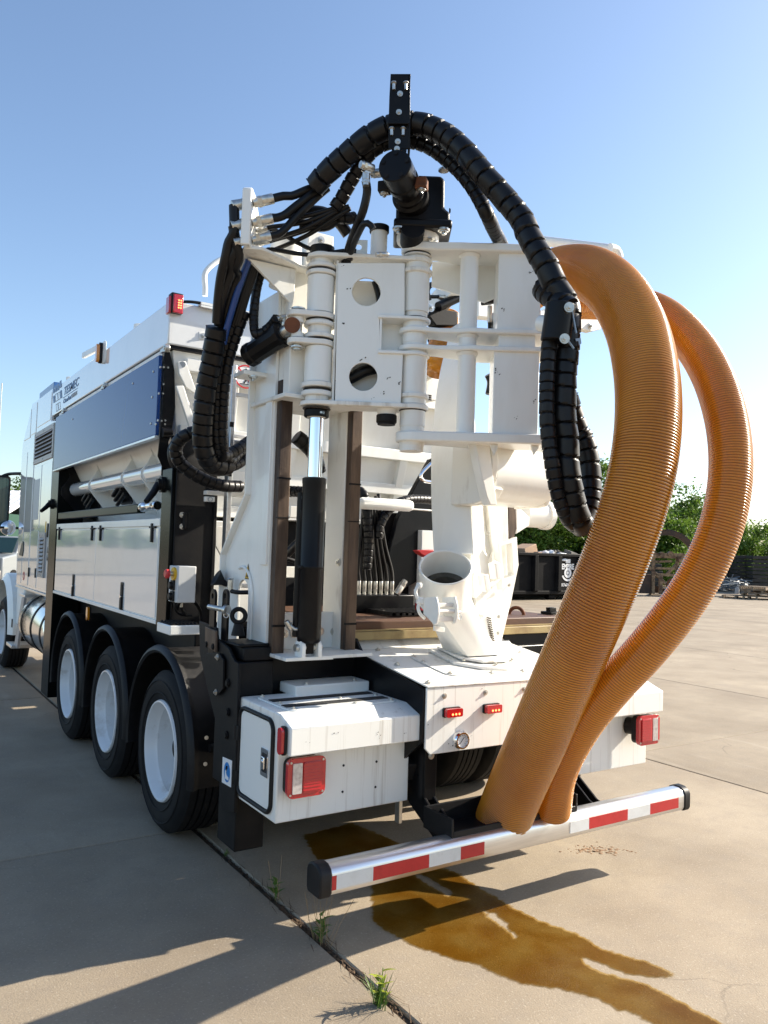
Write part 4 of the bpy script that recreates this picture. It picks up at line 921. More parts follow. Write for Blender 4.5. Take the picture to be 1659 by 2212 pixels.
# swing cylinder
q0, q1 = at('F',130,835,Y=3.83), V((pk.x-.02,pk.y+.02,zF(668)))
dq = (q1-q0).normalized()
sw = MB().lathe([(0,0),(.058,0),(.064,.008),(.064,.04),(.059,.05),(.059,(q1-q0).length*.72),(.068,(q1-q0).length*.73),(.068,(q1-q0).length*.80),(.05,(q1-q0).length*.82),(.03,(q1-q0).length*.82)], q0, dq, 12).build('swing_cylinder', BLACK, T, ang=20)
MB().cyl(q0+dq*(q1-q0).length*.8, q1, .034, n=20).build('swing_rod', ZINC, sw)
e1 = q1+V((-.6,-.78,0))*.0
MB().cyl(q1-V((.02,.04,0)), q1+V((-.03,-.06,0))*.6, .040, n=24).build('rod_eye', RUST, sw)
MB().box(q0.x-.03,q0.x+.16,q0.y-.02,q0.y+.12,q0.z-.10,q0.z-.075).build('cylinder_lug', WHITE, sw, .004)
bolts([q0+V((.03,.0,-.105))], (0,0,-1), .02, sw)
h0 = at('F',362,600,Y=3.60)
fitting(h0+V((0,0,-.045)), (0,0,1), .015, .06, 'hose_fitting', sw); fitting(h0+V((.01,0,.02)), (-.9,.1,-.35), .015, .05, 'hose_fitting', sw)
wrapped_hose([h0+V((-.04,0,.005)), at('F',270,640,Y=3.68), at('F',200,690,Y=3.72), at('F',170,670,Y=3.74), at('F',165,560,Y=3.76), at('F',180,420,Y=3.76), at('F',205,300,Y=3.74), at('F',220,200,Y=3.70), at('F',250,150,Y=3.66)], .024, 'swing_hose', T, .03, 12)

# ---- gate between the two pins
def gz_(k, x, y): return at(k, x, y, pl=(HL+nr*.062, nr))
def s2(p): return ((p-HL).dot(g_), p.z)
def gto3(s, z): return HL + g_*s + nr*.062 + V((0,0,z))
out = [s2(gz_('F',*p)) for p in ((716,225),(1150,225),(1150,575),(985,590),(985,808),(1140,812),(1125,1140),(695,1140))]
holes = []
for cx, cy, rx in ((900,413,93),(880,968,92)):
    c = s2(gz_('F',cx,cy)); e = s2(gz_('F',cx+rx,cy)); r = abs(e[0]-c[0]); r = (r+abs(s2(gz_('F',cx,cy-rx))[1]-c[1]))/2
    holes.append(circ(c[0],c[1],r,40))
gate = MB().plate(out, holes, gto3, -nr*.016).build('swing_gate', WHITE, T, .002)
def hull(s0, s1, z, t, w0=.082, w1=.075, parent=None, name='gate_plate', front=.075, back=-.075):
    o = []
    for a in range(90,271,15): o.append(HL+g_*(s0+math.cos(rad(a))*w0)+nr*math.sin(rad(a))*w0)
    for a in range(-90,91,15): o.append(HL+g_*(s1+math.cos(rad(a))*w1)+nr*math.sin(rad(a))*w1)
    return MB().prism([p+V((0,0,z-t/2)) for p in o], (0,0,t)).build(name, GRIME, parent, .004)
LG = (HRr-HL).length
hull(0, LG, zF(205)+.004, .020, parent=gate); hull(0, LG, zF(1152), .022, .085, .078, parent=gate)
for y in (585,812):
    z = zF(y); a_ = s2(gz_('F',975,y))[0]
    o = [HL+g_*a_+nr*.075, HL+g_*a_-nr*.06] + [HL+g_*(LG+math.cos(rad(a))*.078)+nr*math.sin(rad(a))*.078 for a in range(-90,91,15)]
    MB().prism([p+V((0,0,z-.008)) for p in o], (0,0,.016)).build('gate_shelf', WHITE, gate, .003)
zz1, zz0 = zF(590), zF(808); sa = s2(gz_('F',985,700))[0]
MB().prism([gto3(sa,zz0),gto3(sa,zz1),gto3(sa,zz1)-nr*.11,gto3(sa,zz0)-nr*.11], g_*.012).build('gate_web', WHITE, gate, .002)
MB().prism([gto3(sa,zz0)-nr*.10,gto3(LG-.06,zz0)-nr*.10,gto3(LG-.06,zz1)-nr*.10,gto3(sa,zz1)-nr*.10], -nr*.012).build('gate_web', WHITE, gate, .002)
MB().prism([gto3(.085,zF(1145))-nr*.13,gto3(LG-.03,zF(1145))-nr*.13,gto3(LG-.03,zF(900))-nr*.13,gto3(.085,zF(900))-nr*.13], -nr*.012).build('gate_web', GRIME, gate, .002)
MB().prism([gto3(.085,zF(480))-nr*.13,gto3(LG-.03,zF(480))-nr*.13,gto3(LG-.03,zF(300))-nr*.13,gto3(.085,zF(300))-nr*.13], -nr*.012).build('gate_web', GRIME, gate, .002)
MB().prism([gto3(.075,zF(1140))-nr*.02,gto3(.075,zF(220))-nr*.02,gto3(.075,zF(220))-nr*.13,gto3(.075,zF(1140))-nr*.13], g_*.012).build('gate_web', GRIME, gate, .002)
for za_, zb_2 in ((zF(220),zF(585)),(zF(812),zF(1145))):
    MB().prism([gto3(LG-.075,zb_2)-nr*.02,gto3(LG-.075,za_)-nr*.02,gto3(LG-.075,za_)-nr*.15,gto3(LG-.075,zb_2)-nr*.15], g_*.012).build('gate_web', GRIME, gate, .002)  # right-hand webs added to shut light out of the gate box
MB().prism([gto3(.085,zF(900))-nr*.145,gto3(LG-.03,zF(900))-nr*.145,gto3(LG-.03,zF(480))-nr*.145,gto3(.085,zF(480))-nr*.145], -nr*.012).build('gate_web', GRIME, gate, .002)
plain_hose([gto3(.10,zF(1010))-nr*.10, gto3(.17,zF(960))-nr*.09, gto3(.24,zF(910))-nr*.09, gto3(.32,zF(880))-nr*.10], .030, 'gate_hose', gate)
plain_hose([gto3(.30,zF(480))-nr*.09, gto3(.29,zF(400))-nr*.09, gto3(.27,zF(320))-nr*.09], .014, 'gate_hose', gate)
# boss below the gate
bs = gz_('F',1035,1230); bs = HL+g_*s2(bs)[0]; 
MB().lathe([(0,2.425),(.062,2.425),(.05,2.405),(.045,2.385),(0,2.385)], (bs.x,bs.y,0), (0,0,1), 24).build('gate_boss', GRIME, gate)
ringz(bs, 2.365, .04, .052, gate, BLACKM, 'boss_collar'); MB().cyl((bs.x,bs.y,2.335),(bs.x,bs.y,2.36),.045,n=24).build('boss_pin', BLACKM, gate)
# right pin
zR = lambda y: 3.193-(y-205)*.000795
tubeR = stack(HRr, [(.060,2.205),(.060,3.26)], 'hinge_tube', GRIME, gate)
for y, h, r in ((120,.03,.078),(195,.010,.074),(225,.018,.078),(300,.022,.080),(1100,.022,.080),(1165,.016,.078)): ringz(HRr, zR(y), h, r, tubeR)
for y0, y1 in ((235,560),(820,1150)): stack(HRr, [(.0665,zR(y1)),(.0665,zR(y0))], 'hinge_sleeve', WHITE, tubeR)
for y in (180,600,792,1188): ringz(HRr, zR(y), .008, .069, tubeR, GREASEGAP, 'gap_ring')  # gap lines of the right pin, drawn as dark rings
stack(HRr, [(.062,zR(755)),(.062,zR(640))], 'hinge_sleeve', WHITE, tubeR)
stack(HRr, [(.064,zR(1290)),(.064,zR(1190))], 'hinge_sleeve', GRIME, tubeR)
stack(HRr, [(.060,zR(1410)),(.064,zR(1400)),(.064,zR(1330))], 'hinge_sleeve', GRIME, tubeR)
MB().cyl((HRr.x,HRr.y,zR(1413)),(HRr.x,HRr.y,zR(1408)),.045,n=24).build('pin_end', RUST, tubeR)

# ================================================================== ARM from the right pin to the hose drop
AE = V((.008,2.88,0)); u_ = (AE-HRr).normalized(); v_ = V((-u_.y,u_.x,0))
if v_.y < 0: v_ = -v_
LA = (AE-HRr).length
def arm_plate(z, t, wob=0., end=LA+.03, depth=.20, front=.075, name='arm_plate'):
    o = [HRr+u_*(math.cos(rad(a))*.082)-v_*math.sin(rad(a))*.082 for a in range(270,89,-15)]
    o = o if True else o
    f_ = [(.12,.05 if wob else .075),(.22,.055 if wob else .08),(.28,front),(.36,.06 if wob else front),(end-.03,front-.01),(end,front-.04)]
    fpts = [HRr+u_*s-v_*w for s, w in f_]
    bpts = [HRr+u_*s+v_*w for s, w in ((end,depth-.03),(end-.03,depth),(.35,depth),(.10,.09))]
    return MB().prism([p+V((0,0,z-t/2)) for p in o+fpts+bpts], (0,0,t))
zt_, zb_ = 3.235, 2.275
arm = arm_plate(zt_, .042).build('swing_arm', WHITE, T, .008)
arm_plate(zb_, .050).build('arm_plate', WHITE, arm, .008)
zm1, zm2 = at('G',220,815,pl=(HRr-v_*.08,v_)).z, at('G',220,930,pl=(HRr-v_*.08,v_)).z
arm_plate(zm1, .026, 1).build('arm_plate', WHITE, arm, .006); arm_plate(zm2, .026, 1).build('arm_plate', WHITE, arm, .006)
def sA(k,x,y): return (at(k,x,y,pl=(HRr-v_*.05,v_))-HRr).dot(u_)
st_ = sA('G',575,700); ct = HRr+u_*st_
tubeA = stack(ct, [(.046,zb_),(.046,zt_)], 'arm_tube', WHITE, arm)
for z in (zt_-.026, zm1-.018, zm2-.018): MB().lathe([(.046,z-.012),(.052,z-.006),(.056,z+.004)], (ct.x,ct.y,0), (0,0,1), 36).build('weld_ring', WHITE, tubeA, ang=60)
s0, s1 = sA('G',765,600), sA('G',1045,600)
MB().prism([HRr+u_*s-v_*w+V((0,0,zm1)) for s,w in ((s0,.045),(s1,.045),(s1,-.17),(s0,-.17))], (0,0,zt_-zm1)).build('arm_box', WHITE, arm, .004)
s0b = sA('G',735,1200)
MB().prism([HRr+u_*s-v_*w+V((0,0,zb_)) for s,w in ((s0b,.045),(s1,.045),(s1,-.17),(s0b,-.17))], (0,0,zm2-zb_)).build('arm_box', WHITE, arm, .004)
MB().prism([HRr+u_*s-v_*w+V((0,0,zm2)) for s,w in ((s0+.01,.035),(s1-.02,.035),(s1-.02,-.15),(s0+.01,-.15))], (0,0,zm1-zm2)).build('arm_box', WHITE, arm, .003)
MB().prism([HRr+u_*s+v_*.14+V((0,0,z)) for s,z in ((.08,zt_),(.45,zt_),(.45,3.06),(.36,3.02),(.08,3.10))], v_*.014).build('arm_web', WHITE, arm, .003)
c = at('G',768,235,Y=3.05); MB().box(c.x-.03,c.x+.03,3.02,3.10,zt_+.02,zt_+.07).build('arm_stop', WHITE, arm, .004)
# small things under the arm
for sx in ('l','r'):
    p = [(700,1520),(770,1520),(765,1600),(740,1650),(715,1590)] if sx=='l' else [(975,1535),(1040,1535),(1030,1600),(1000,1645),(985,1600)]
    MB().prism([at('G',*q,pl=(HRr-v_*.03,v_)) for q in p], v_*.03).build('arm_lug', GRIME, arm, .003)
bolts([at('G',580,1550,Y=3.1)], (0,0,-1), .022, arm)
# ---- gear box and motor on top of the right pin
MB().lathe([(0,3.262),(.085,3.262),(.105,3.275),(.108,3.285),(.108,3.305),(0,3.305)], (HRr.x,HRr.y,0), (0,0,1), 40).build('gear_flange', GRIME, arm)
bolts([HRr+V((.09*math.cos(rad(a)),.09*math.sin(rad(a)),3.27)) for a in range(190,331,28)], (0,0,-1), .014, arm)
gx = HRr+V((.0,.0,0))
vu = V((.62,-.785,0)).normalized(); vf = V((.55,.835,0)).normalized()   # across / away from the viewer
vu = V((.835,-.55,0))
gbx = MB()
def gp3(a, b_, z): return gx+vu*a+vf*b_+V((0,0,z))
gbx.prism([gp3(a,-.10,z) for a,z in ((-.115,3.31),(.13,3.31),(.155,3.335),(.155,3.40),(.125,3.42),(.125,3.565),(.105,3.585),(-.02,3.585),(-.10,3.54),(-.115,3.45))], vf*.24)
gear = gbx.build('gear_box', BLACK, T, .014)
MB().prism([gp3(a,-.135,z) for a,z in ((-.125,3.305),(.165,3.305),(.165,3.35),(-.125,3.35))], vf*.30).build('gear_base', BLACK, gear, .012)
bolts([gp3(.115,-.125,3.60),gp3(.10,.10,3.60)], (0,0,1), .020, gear); bolts([gp3(.125,-.11,3.30),gp3(-.10,-.11,3.30)], (0,0,-1), .022, gear)
bolts([gp3(.158,-.02,3.44)], vu, .010, gear, 'bolt_head', _hexd)
MB().cyl(gp3(-.03,-.135,3.30),gp3(-.03,-.02,3.27),.06,n=24).build('gear_plug', BLACKM, gear)
m0 = at('I',1085,748,d=(gp3(0,-.40,3.5)-CAM).dot(ROWS[2])); 
m1 = gp3(-.02,-.03,3.455); md = (m1-m0).normalized(); ml = (m1-m0).length
mo = MB().lathe([(0,0),(.074,0),(.078,.004),(.078,.095),(.074,.10),(.074,.125),(.079,.13),(.079,.16),(.06,.17),(.058,.24),(.075,.25),(.075,.27),(.09,.28),(.09,ml)], m0, md, 40).build('hydraulic_motor', BLACK, T, ang=30)
wa = md.cross(V((0,0,1))).normalized(); wb = wa.cross(md)
bolts([m0+(wa*math.cos(rad(a))+wb*math.sin(rad(a)))*.060-md*.001 for a in (15,87,159,231,303)], -md, .010, mo, 'bolt_head', _hexd)
for s_ in (-1,1):
    c = m0+md*.15+wa*s_*.092-V((0,0,.02)); MB().obox(c, wa*.028, md*.028, V((0,0,.026))).build('motor_ear', RUST if s_>0 else BLACKM, mo, .006); bolts([c-V((0,0,.028))], (0,0,-1), .016, mo)
fitting(m0+md*.05-wa*-.078*-1, -wa, .02, .05, 'motor_port', mo)
# hose bracket standing on the gear box
b0 = at('I',1120,640,d=(m0-CAM).dot(ROWS[2])+.04); dpt = (b0-CAM).dot(ROWS[2])
def bk(x, y, dd=0): return at('I', x, y, d=dpt+dd)
bkt = MB().prism([bk(1058,158),bk(1187,156),bk(1187,300),bk(1170,470),bk(1175,640),bk(1045,640),bk(1045,470),bk(1050,300)], ROWS[2]*.010).build('hose_bracket', BLACK, T, .002)
MB().prism([bk(1187,156),bk(1187,640),bk(1172,640),bk(1172,156)], ROWS[2]*.10).build('bracket_flange', BLACK, bkt, .002)
MB().prism([bk(1058,150),bk(1190,150),bk(1190,165),bk(1058,165)], ROWS[2]*.10).build('bracket_flange', BLACK, bkt, .002)
MB().prism([bk(1040,468),bk(1178,468),bk(1178,490),bk(1040,490)], ROWS[2]*-.02).build('bracket_step', BLACK, bkt, .002)
MB().prism([bk(1065,640),bk(1165,640),bk(1150,700),bk(1075,700)], ROWS[2]*.03).build('bracket_foot', BLACK, bkt, .002)
for x, y in ((1080,212),(1158,212),(1066,510),(1140,510)):
    bolts([bk(x,y,-.004)], (-.1,-.2,-1), .010, bkt)
    MB().cyl(bk(x,y,-.004), bk(x,y+42,-.004), .008, n=10).build('stud', ZINC, bkt)
bolts([bk(x,y,-.004) for x,y in ((1120,280),(1113,400),(1105,592),(1100,640))], -ROWS[2], .010, bkt)
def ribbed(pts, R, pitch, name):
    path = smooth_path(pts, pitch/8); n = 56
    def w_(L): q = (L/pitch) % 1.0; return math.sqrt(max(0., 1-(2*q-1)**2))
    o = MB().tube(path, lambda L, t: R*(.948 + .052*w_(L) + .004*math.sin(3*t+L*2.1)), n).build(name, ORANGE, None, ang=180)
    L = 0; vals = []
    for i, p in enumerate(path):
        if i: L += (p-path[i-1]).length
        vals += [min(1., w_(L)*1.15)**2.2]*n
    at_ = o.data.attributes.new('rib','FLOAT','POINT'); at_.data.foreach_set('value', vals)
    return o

# ================================================================== SUCTION TOOL resting on the cover
def shift(pts, off): return [V(p)+V(off) for p in pts]
OC = V((-.275,3.25,1.63)); OC = at('Q',702,915,Y=3.25)
nz = V((-.39,-.50,.77)).normalized(); Rn = .139
zc = OC - nz*.215
tool = MB().lathe([(Rn-.004,0),(Rn,-.004),(Rn,-.215),(Rn+.003,-.217),(Rn+.003,-.228),(Rn-.01,-.235),(Rn-.012,-.235),(Rn-.012,-.004),(Rn-.008,0)], OC, nz, 56, closed=True).build('suction_nozzle', WHITE, T, ang=40)
MB().lathe([(Rn-.012,-.15),(.098,-.155),(.096,-.17),(.096,-.235)], OC, nz, 48).build('nozzle_liner', INNER, tool)
MB().cyl(OC-nz*.232, OC-nz*.225, Rn-.014, n=40).build('nozzle_floor', INNER, tool)
# lower body: round at the top, rectangular at the flange
n = 32; a_ = nz.orthogonal().normalized(); b_ = nz.cross(a_)
hd = V((-.61,-.79,0)); 
xa = (V((1,0,0)) - nz*nz.x).normalized(); ya = nz.cross(xa)
topc = [zc + (xa*math.cos(2*math.pi*i/n)+ya*math.sin(2*math.pi*i/n))*(Rn-.002) for i in range(n)]
def sqr(t, w, h):
    c_, s_ = math.cos(t), math.sin(t); k = 1/max(abs(c_), abs(s_)); return c_*k*w, s_*k*h
fcx, fcy, fz0 = .055, 3.42, 1.150
bot = []
for i in range(n):
    q = sqr(2*math.pi*i/n, .115, .105); bot.append(V((fcx+q[0], fcy+q[1], fz0)))
b = MB(); b.add(topc+bot, [(i,(i+1)%n,(i+1)%n+n,i+n) for i in range(n)]); b.build('nozzle_duct', WHITE, tool, ang=25)
fl = [(-.15,-.075),(-.06,-.165),(.10,-.175),(.205,-.115),(.21,.14),(-.13,.15)]
MB().prism([(fcx+x,fcy+y,fz0-.008+ (y)*.13) for x,y in fl], (0,0,.014)).build('rest_flange', GRIME, tool, .003)
fl2 = [(-.20,-.09),(-.09,-.205),(.06,-.235),(.23,-.15),(.25,.17),(-.17,.18)]
MB().prism([(fcx+x,fcy+y,fz0-.030+y*.14) for x,y in fl2], (0,0,.016)).build('rest_plate', GRIME, tool, .003)
bolts([(fcx+x,fcy+y,fz0-.006+y*.14) for x,y in ((-.14,-.10),(0,-.20),(.17,-.14),(.21,0))], (0,0,1), .009, tool)
# clamp bracket on the nozzle front
cbase = at('Q',690,1400,Y=3.12)
for sx in (-1,1):
    base = cbase+V((sx*.058,0,0))
    MB().plate([(base.y-.030,base.z+.030),(base.y-.034,base.z-.012),(base.y-.022,base.z-.058),(base.y-.004,base.z-.066),(base.y+.09,base.z-.02),(base.y+.09,base.z+.06),(base.y-.012,base.z+.072)],[],PX(base.x-.006),(.012,0,0)).build('clamp_ear', WHITE, tool, .003)
MB().obox(cbase+V((0,.004,.030)), (.052,0,0), (0,.010,0), (0,0,.010)).build('clamp_bar', GRIME, tool, .004)
MB().cyl(cbase+V((-.052,-.012,.0)), cbase+V((.052,-.012,.0)), .010, n=14).build('clamp_roller', GRIME, tool)
MB().obox(cbase+V((0,.002,-.040)), (.052,0,0), (0,.012,0), (0,0,.014)).build('clamp_block', GRIME, tool, .005)
MB().plate([(cbase.x-.03,cbase.z-.10),(cbase.x+.035,cbase.z-.11),(cbase.x+.035,cbase.z-.085),(cbase.x-.03,cbase.z-.075)],[],PY(cbase.y+.05),(0,-.012,0)).build('clamp_tab', WHITE, tool, .002)
MB().cyl(cbase+V((.055,-.022,-.005)), cbase+V((.085,-.022,-.005)), .008, n=10).lathe([(.010,0),(.016,.002),(.010,.004)], cbase+V((.078,-.024,-.028)), (1,0,0), 14, closed=True).build('clamp_pin', SIGNW, tool)
# cam lever on the left
lv = [at('Q',*p,Y=3.22) for p in ((400,1130),(375,1190),(400,1260),(430,1290),(405,1350),(420,1420),(475,1478))]
MB().tube(smooth_path(lv,.012), lambda L,t: .009, 10).build('cam_lever', WHITE, tool)
MB().obox(at('Q',425,1285,Y=3.22), (.018,0,0), (0,.016,0), (0,0,.018)).obox(at('Q',415,1120,Y=3.22), (.012,0,0), (0,.016,0), (0,0,.014)).build('lever_block', WHITE, tool, .008)
for k, p in enumerate(((1120,1090),(1240,960))):
    c = at('Q',*p,Y=3.3); MB().obox(c,(.018,0,.004),(0,.03,0),(-.01,0,.045)).build('cam_lever', WHITE, tool, .008)
hb_ = [at('Q',*p,Y=3.32) for p in ((1225,870),(1285,910),(1290,1010),(1240,1080),(1160,1130))]
MB().tube(smooth_path(hb_,.02), .013, 8).build('cam_handle', WHITE, tool)
# frame plate beside the nozzle, box frame, grille
fp = [at('Q',*p,Y=3.52) for p in ((1150,200),(1380,230),(1390,640),(1480,590),(1500,900),(1425,1270),(1268,1925),(1010,1800),(1030,1250),(1215,740))]
tf = MB().prism(fp, (0,.06,0)).build('tool_frame', GRIME, T, .004)
ck = [('Q',935,-60,3.42),('Q',1110,-60,3.60),('Q',1160,250,3.57),('Q',1225,640,3.54),('Q',1215,760,3.53),('Q',1120,1180,3.50),('Q',1030,1260,3.44),('Q',985,900,3.30),('Q',965,400,3.33)]
ckp = [at(k,x,y,Y=Y) for k,x,y,Y in ck]
MB().prism(ckp, (.0,.10,0)).build('frame_cheek', WHITE, tf, .004)
fo = [at('Q',*p,Y=3.45) for p in ((1275,660),(1440,640),(1455,1040),(1325,1175))]; fi = [at('Q',*p,Y=3.45) for p in ((1312,690),(1425,665),(1440,1005),(1345,1055))]
MB().plate([(p.x,p.z) for p in fo],[[(p.x,p.z) for p in fi]],PY(3.45),(0,.05,0)).build('frame_window', WHITE, tf, .003)
MB().prism([at('Q',*p,Y=3.40) for p in ((1075,1500),(1140,1440),(1225,1670),(1195,1780),(1095,1760))], (0,.08,0)).build('frame_foot', WHITE, tf, .003)
gp_ = MB()
for r_ in range(11):
    for c_ in range(3):
        x = 1158+c_*16+r_*4.0; y = 1470+r_*24+c_*5
        p = at('Q',x,y,Y=3.396); gp_.box(p.x-.003,p.x+.003,3.393,3.399,p.z-.004,p.z+.004)
tag(gp_.build('grille_holes', INNER, tf), kind='stuff')
bolts([at('Q',*p,Y=3.498) for p in ((1275,1105),(1397,1115),(1283,1460),(1275,1640),(1170,550))], (0,-1,0), .008, tf)
MB().prism([at('Q',*p,Y=3.55) for p in ((1385,235),(1470,235),(1480,500),(1440,640),(1390,600))], (0,.04,0)).build('worn_slider', RAIL, tf, .004)
MB().prism([at('Q',*p,Y=3.62) for p in ((1475,250),(1620,380),(1615,470),(1475,560))], (0,.05,0)).build('frame_lug', WHITE, tf, .004)
# curved boom sheet above the nozzle
lft = [('H',345,800,3.36),('H',335,600,3.40),('H',328,400,3.44),('H',328,200,3.48),('H',332,40,3.52),('G',340,1450,3.55),('G',362,1250,3.62),('G',390,1080,3.70),('G',430,920,3.80),('G',470,760,3.92)]
rgt = [('H',605,800),('H',592,600),('H',585,400),('H',585,200),('H',592,40),('G',600,1450),('G',590,1250),('G',575,1080),('G',560,920),('G',545,760)]
Lp = [at(k,x,y,Y=Y+.12) for k,x,y,Y in lft]; Rp = [at(k,x,y,Y=l[3]-.12) for (k,x,y),l in zip(rgt,lft)]
Lp, Rp = smooth_path(Lp,.05), smooth_path(Rp,.05); m_ = min(len(Lp),len(Rp)); Lp, Rp = Lp[:m_], Rp[:m_]
b = MB(); off = V((.16,.17,0)); vs = Lp+Rp+[p+off for p in Rp]+[p+off for p in Lp]
fs = []
for i in range(m_-1):
    for q in range(4):
        q2 = (q+1)%4; fs.append((q*m_+i,q2*m_+i,q2*m_+i+1,q*m_+i+1))
fs += [(0,m_,2*m_,3*m_),(m_-1,2*m_-1,3*m_-1,4*m_-1)]
boom = b.add(vs,fs).build('boom_duct', WHITE, T, .003, ang=30)
# drum housing at the right under the arm
def hx_(x, y, Y=3.10): return at('H',x,y,Y=Y)
x0, x1 = hx_(735,200).x, hx_(1115,200).x
prf = [(3.10,2.185),(3.08,2.10),(3.07,2.03),(3.08,1.96),(3.11,1.915),(3.16,1.885),(3.22,1.875),(3.40,1.875),(3.40,2.20)]
dz = hx_(900,115).z - 2.185; dz2 = hx_(900,475,3.18).z
sc_ = (hx_(900,115).z-dz2)/(2.185-1.878)
prf = [(y, dz2+(z-1.878)*sc_) for y,z in prf]
drum = MB().prism([(x0,y,z) for y,z in prf], (x1-x0,0,0)).build('drum_housing', WHITE, T, .004, ang=50)
MB().prism([(x0-.045,y-.012,z-(.012 if z<2.0 else -.05)) for y,z in prf], (.045,0,0)).build('drum_flange', GRIME, drum, .006)
MB().prism([(x0-.012,y+.004,z) for y,z in [(p[0]-.022,p[1]-.016) for p in prf[3:7]]+[(3.40,prf[6][1]-.016),(3.40,prf[6][1]+.05),(3.12,prf[4][1]+.07)]], (.05,0,0)).build('drum_rim', GRIME, drum, .004)
MB().prism([(x1,y-.006,z-(.008 if z<2.0 else -.03)) for y,z in prf], (.03,0,0)).build('drum_flange', GRIME, drum, .006)
MB().prism([at('H',*p,Y=3.06) for p in ((610,40),(705,40),(730,260),(760,480),(715,480),(690,420),(650,250))], (0,.06,0)).build('drum_strut', WHITE, drum, .005)
kk = at('H',990,540,Y=3.75)
MB().cyl(kk+V((-.10,0,0)),kk+V((.09,0,0)),.085,n=28).cyl(kk+V((.09,0,0)),kk+V((.13,0,0)),.095,n=28).build('boom_pivot', WHITE, drum)
bolts([kk+V((.13,.07*math.cos(a),.07*math.sin(a))) for a in (2.4,3.1,3.8,4.5)], (1,0,0), .014, drum)

# ================================================================== BOOM AND PIPES BEHIND THE ARM
MB().cyl(at('U',540,120,Y=4.05), at('U',1440,230,Y=3.55), .034, n=20).build('boom_rail', WHITE, T)
MB().tube(smooth_path([at('U',1380,215,Y=3.56),at('U',1450,240,Y=3.56),at('U',1480,320,Y=3.56)],.02),.034,16).build('boom_rail', WHITE, T)
cr = MB().prism([at('U',*p,Y=3.75) for p in ((630,890),(720,890),(1020,935),(1250,950),(1300,1040),(1290,1095),(1195,1120),(1030,1080),(720,1020),(630,1000))], (0,.06,0)).build('hose_cradle', GRIME, T, .004)
bolts([at('U',1178,1062,Y=3.745)], (0,-1,0), .018, cr)
MB().prism([at('U',*p,Y=3.80) for p in ((985,770),(1070,770),(1060,930),(985,920))], (0,.3,0)).build('cradle_cheek', GRIME, cr, .004)
MB().bar(at('T',800,360,Y=4.3), at('T',1160,0,Y=4.0), .10,.12).build('boom_beam', WHITE, T, .005)
MB().bar(at('T',1120,60,Y=4.1), at('T',1200,-120,Y=4.0), .10,.10).build('boom_beam', WHITE, T, .005)
MB().prism([at('T',*p,Y=4.5) for p in ((1340,130),(1480,40),(1540,140),(1540,420),(1340,400))], (0,.1,0)).build('boom_cap', WHITE, T, .004)
bt = MB().prism([at('T',*p,Y=4.1) for p in ((800,390),(860,310),(1110,350),(1110,500),(880,500))], (0,.08,0)).build('clamp_tray', BLACKM, T, .004)
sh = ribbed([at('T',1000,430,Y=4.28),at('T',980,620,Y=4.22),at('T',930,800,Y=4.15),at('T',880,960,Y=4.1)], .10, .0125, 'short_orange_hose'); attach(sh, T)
MB().lathe([(.10,-.02),(.112,-.02),(.112,.02),(.10,.02)], at('T',990,480,Y=4.28), at('T',1000,430,Y=4.28)-at('T',980,620,Y=4.22), 36, closed=True).build('hose_clamp', BLACK, sh)
for k in range(3): MB().lathe([(.10,-.006),(.110,-.006),(.110,.006),(.10,.006)], at('T',960,640+k*14,Y=4.20), (.3,.2,1), 30, closed=True).build('hose_rib', BLACK, sh)
MB().prism([at('T',*p,Y=4.6) for p in ((745,900),(830,900),(945,970),(935,1050),(745,1050))], (0,.1,0)).build('boom_shelf', GRIME, T, .004)
bxp = MB().prism([at('T',*p,Y=4.7) for p in ((720,1060),(910,1080),(890,1320),(720,1300))], (0,.15,0)).build('rear_cabinet', GRIME, T, .004)
for r_ in range(3):
    for c_ in range(2): 
        p = at('T',740+c_*65,1265+r_*22,Y=4.695); MB().box(p.x-.022,p.x+.018,4.693,4.70,p.z-.005,p.z+.005).build('vent_slot', BLACKM, bxp)
plain_hose([at('T',800,230,Y=4.1),at('T',780,120,Y=4.1),at('T',820,60,Y=4.1),at('T',870,60,Y=4.12)], .018, 'elbow_hose', T)
plain_hose([at('T',780,190,Y=4.1),at('T',900,190,Y=4.1),at('T',1010,190,Y=4.1)], .012, 'elbow_hose', T)
tiltc = MB().cyl(at('T',900,300,Y=4.08), at('T',1110,200,Y=4.08), .032, n=16).cyl(at('T',1075,75,Y=4.05)+V((0,-.03,0)), at('T',1075,75,Y=4.05)+V((0,.03,0)), .035, n=18).build('tilt_cylinder', BLACK, T)
fitting(at('T',900,190,Y=4.1), (1,0,.05), .016, .09, 'hose_fitting', tiltc); bolts([at('T',820,310,Y=4.08),at('T',1075,75,Y=4.015)], (0,-1,0), .02, tiltc)
vlv = MB().prism([at('T',*p,Y=3.2) for p in ((1430,110),(1540,100),(1550,250),(1440,260))], (0,.06,0)).build('arm_valve', PLASTIC, T, .006)
for p in ((1462,290),(1510,370)): 
    fitting(at('T',*p,Y=3.22), (0,0,-1), .012, .09, 'hose_fitting', vlv)
    plain_hose([at('T',p[0],p[1]+120,Y=3.22),at('T',p[0],p[1]+260,Y=3.23),at('T',p[0]+10,p[1]+420,Y=3.26)], .011, 'valve_hose', vlv)
plain_hose([at('T',1440,1040,Y=3.4),at('T',1470,1120,Y=3.4),at('T',1450,1250,Y=3.4)], .02, 'valve_hose', vlv)

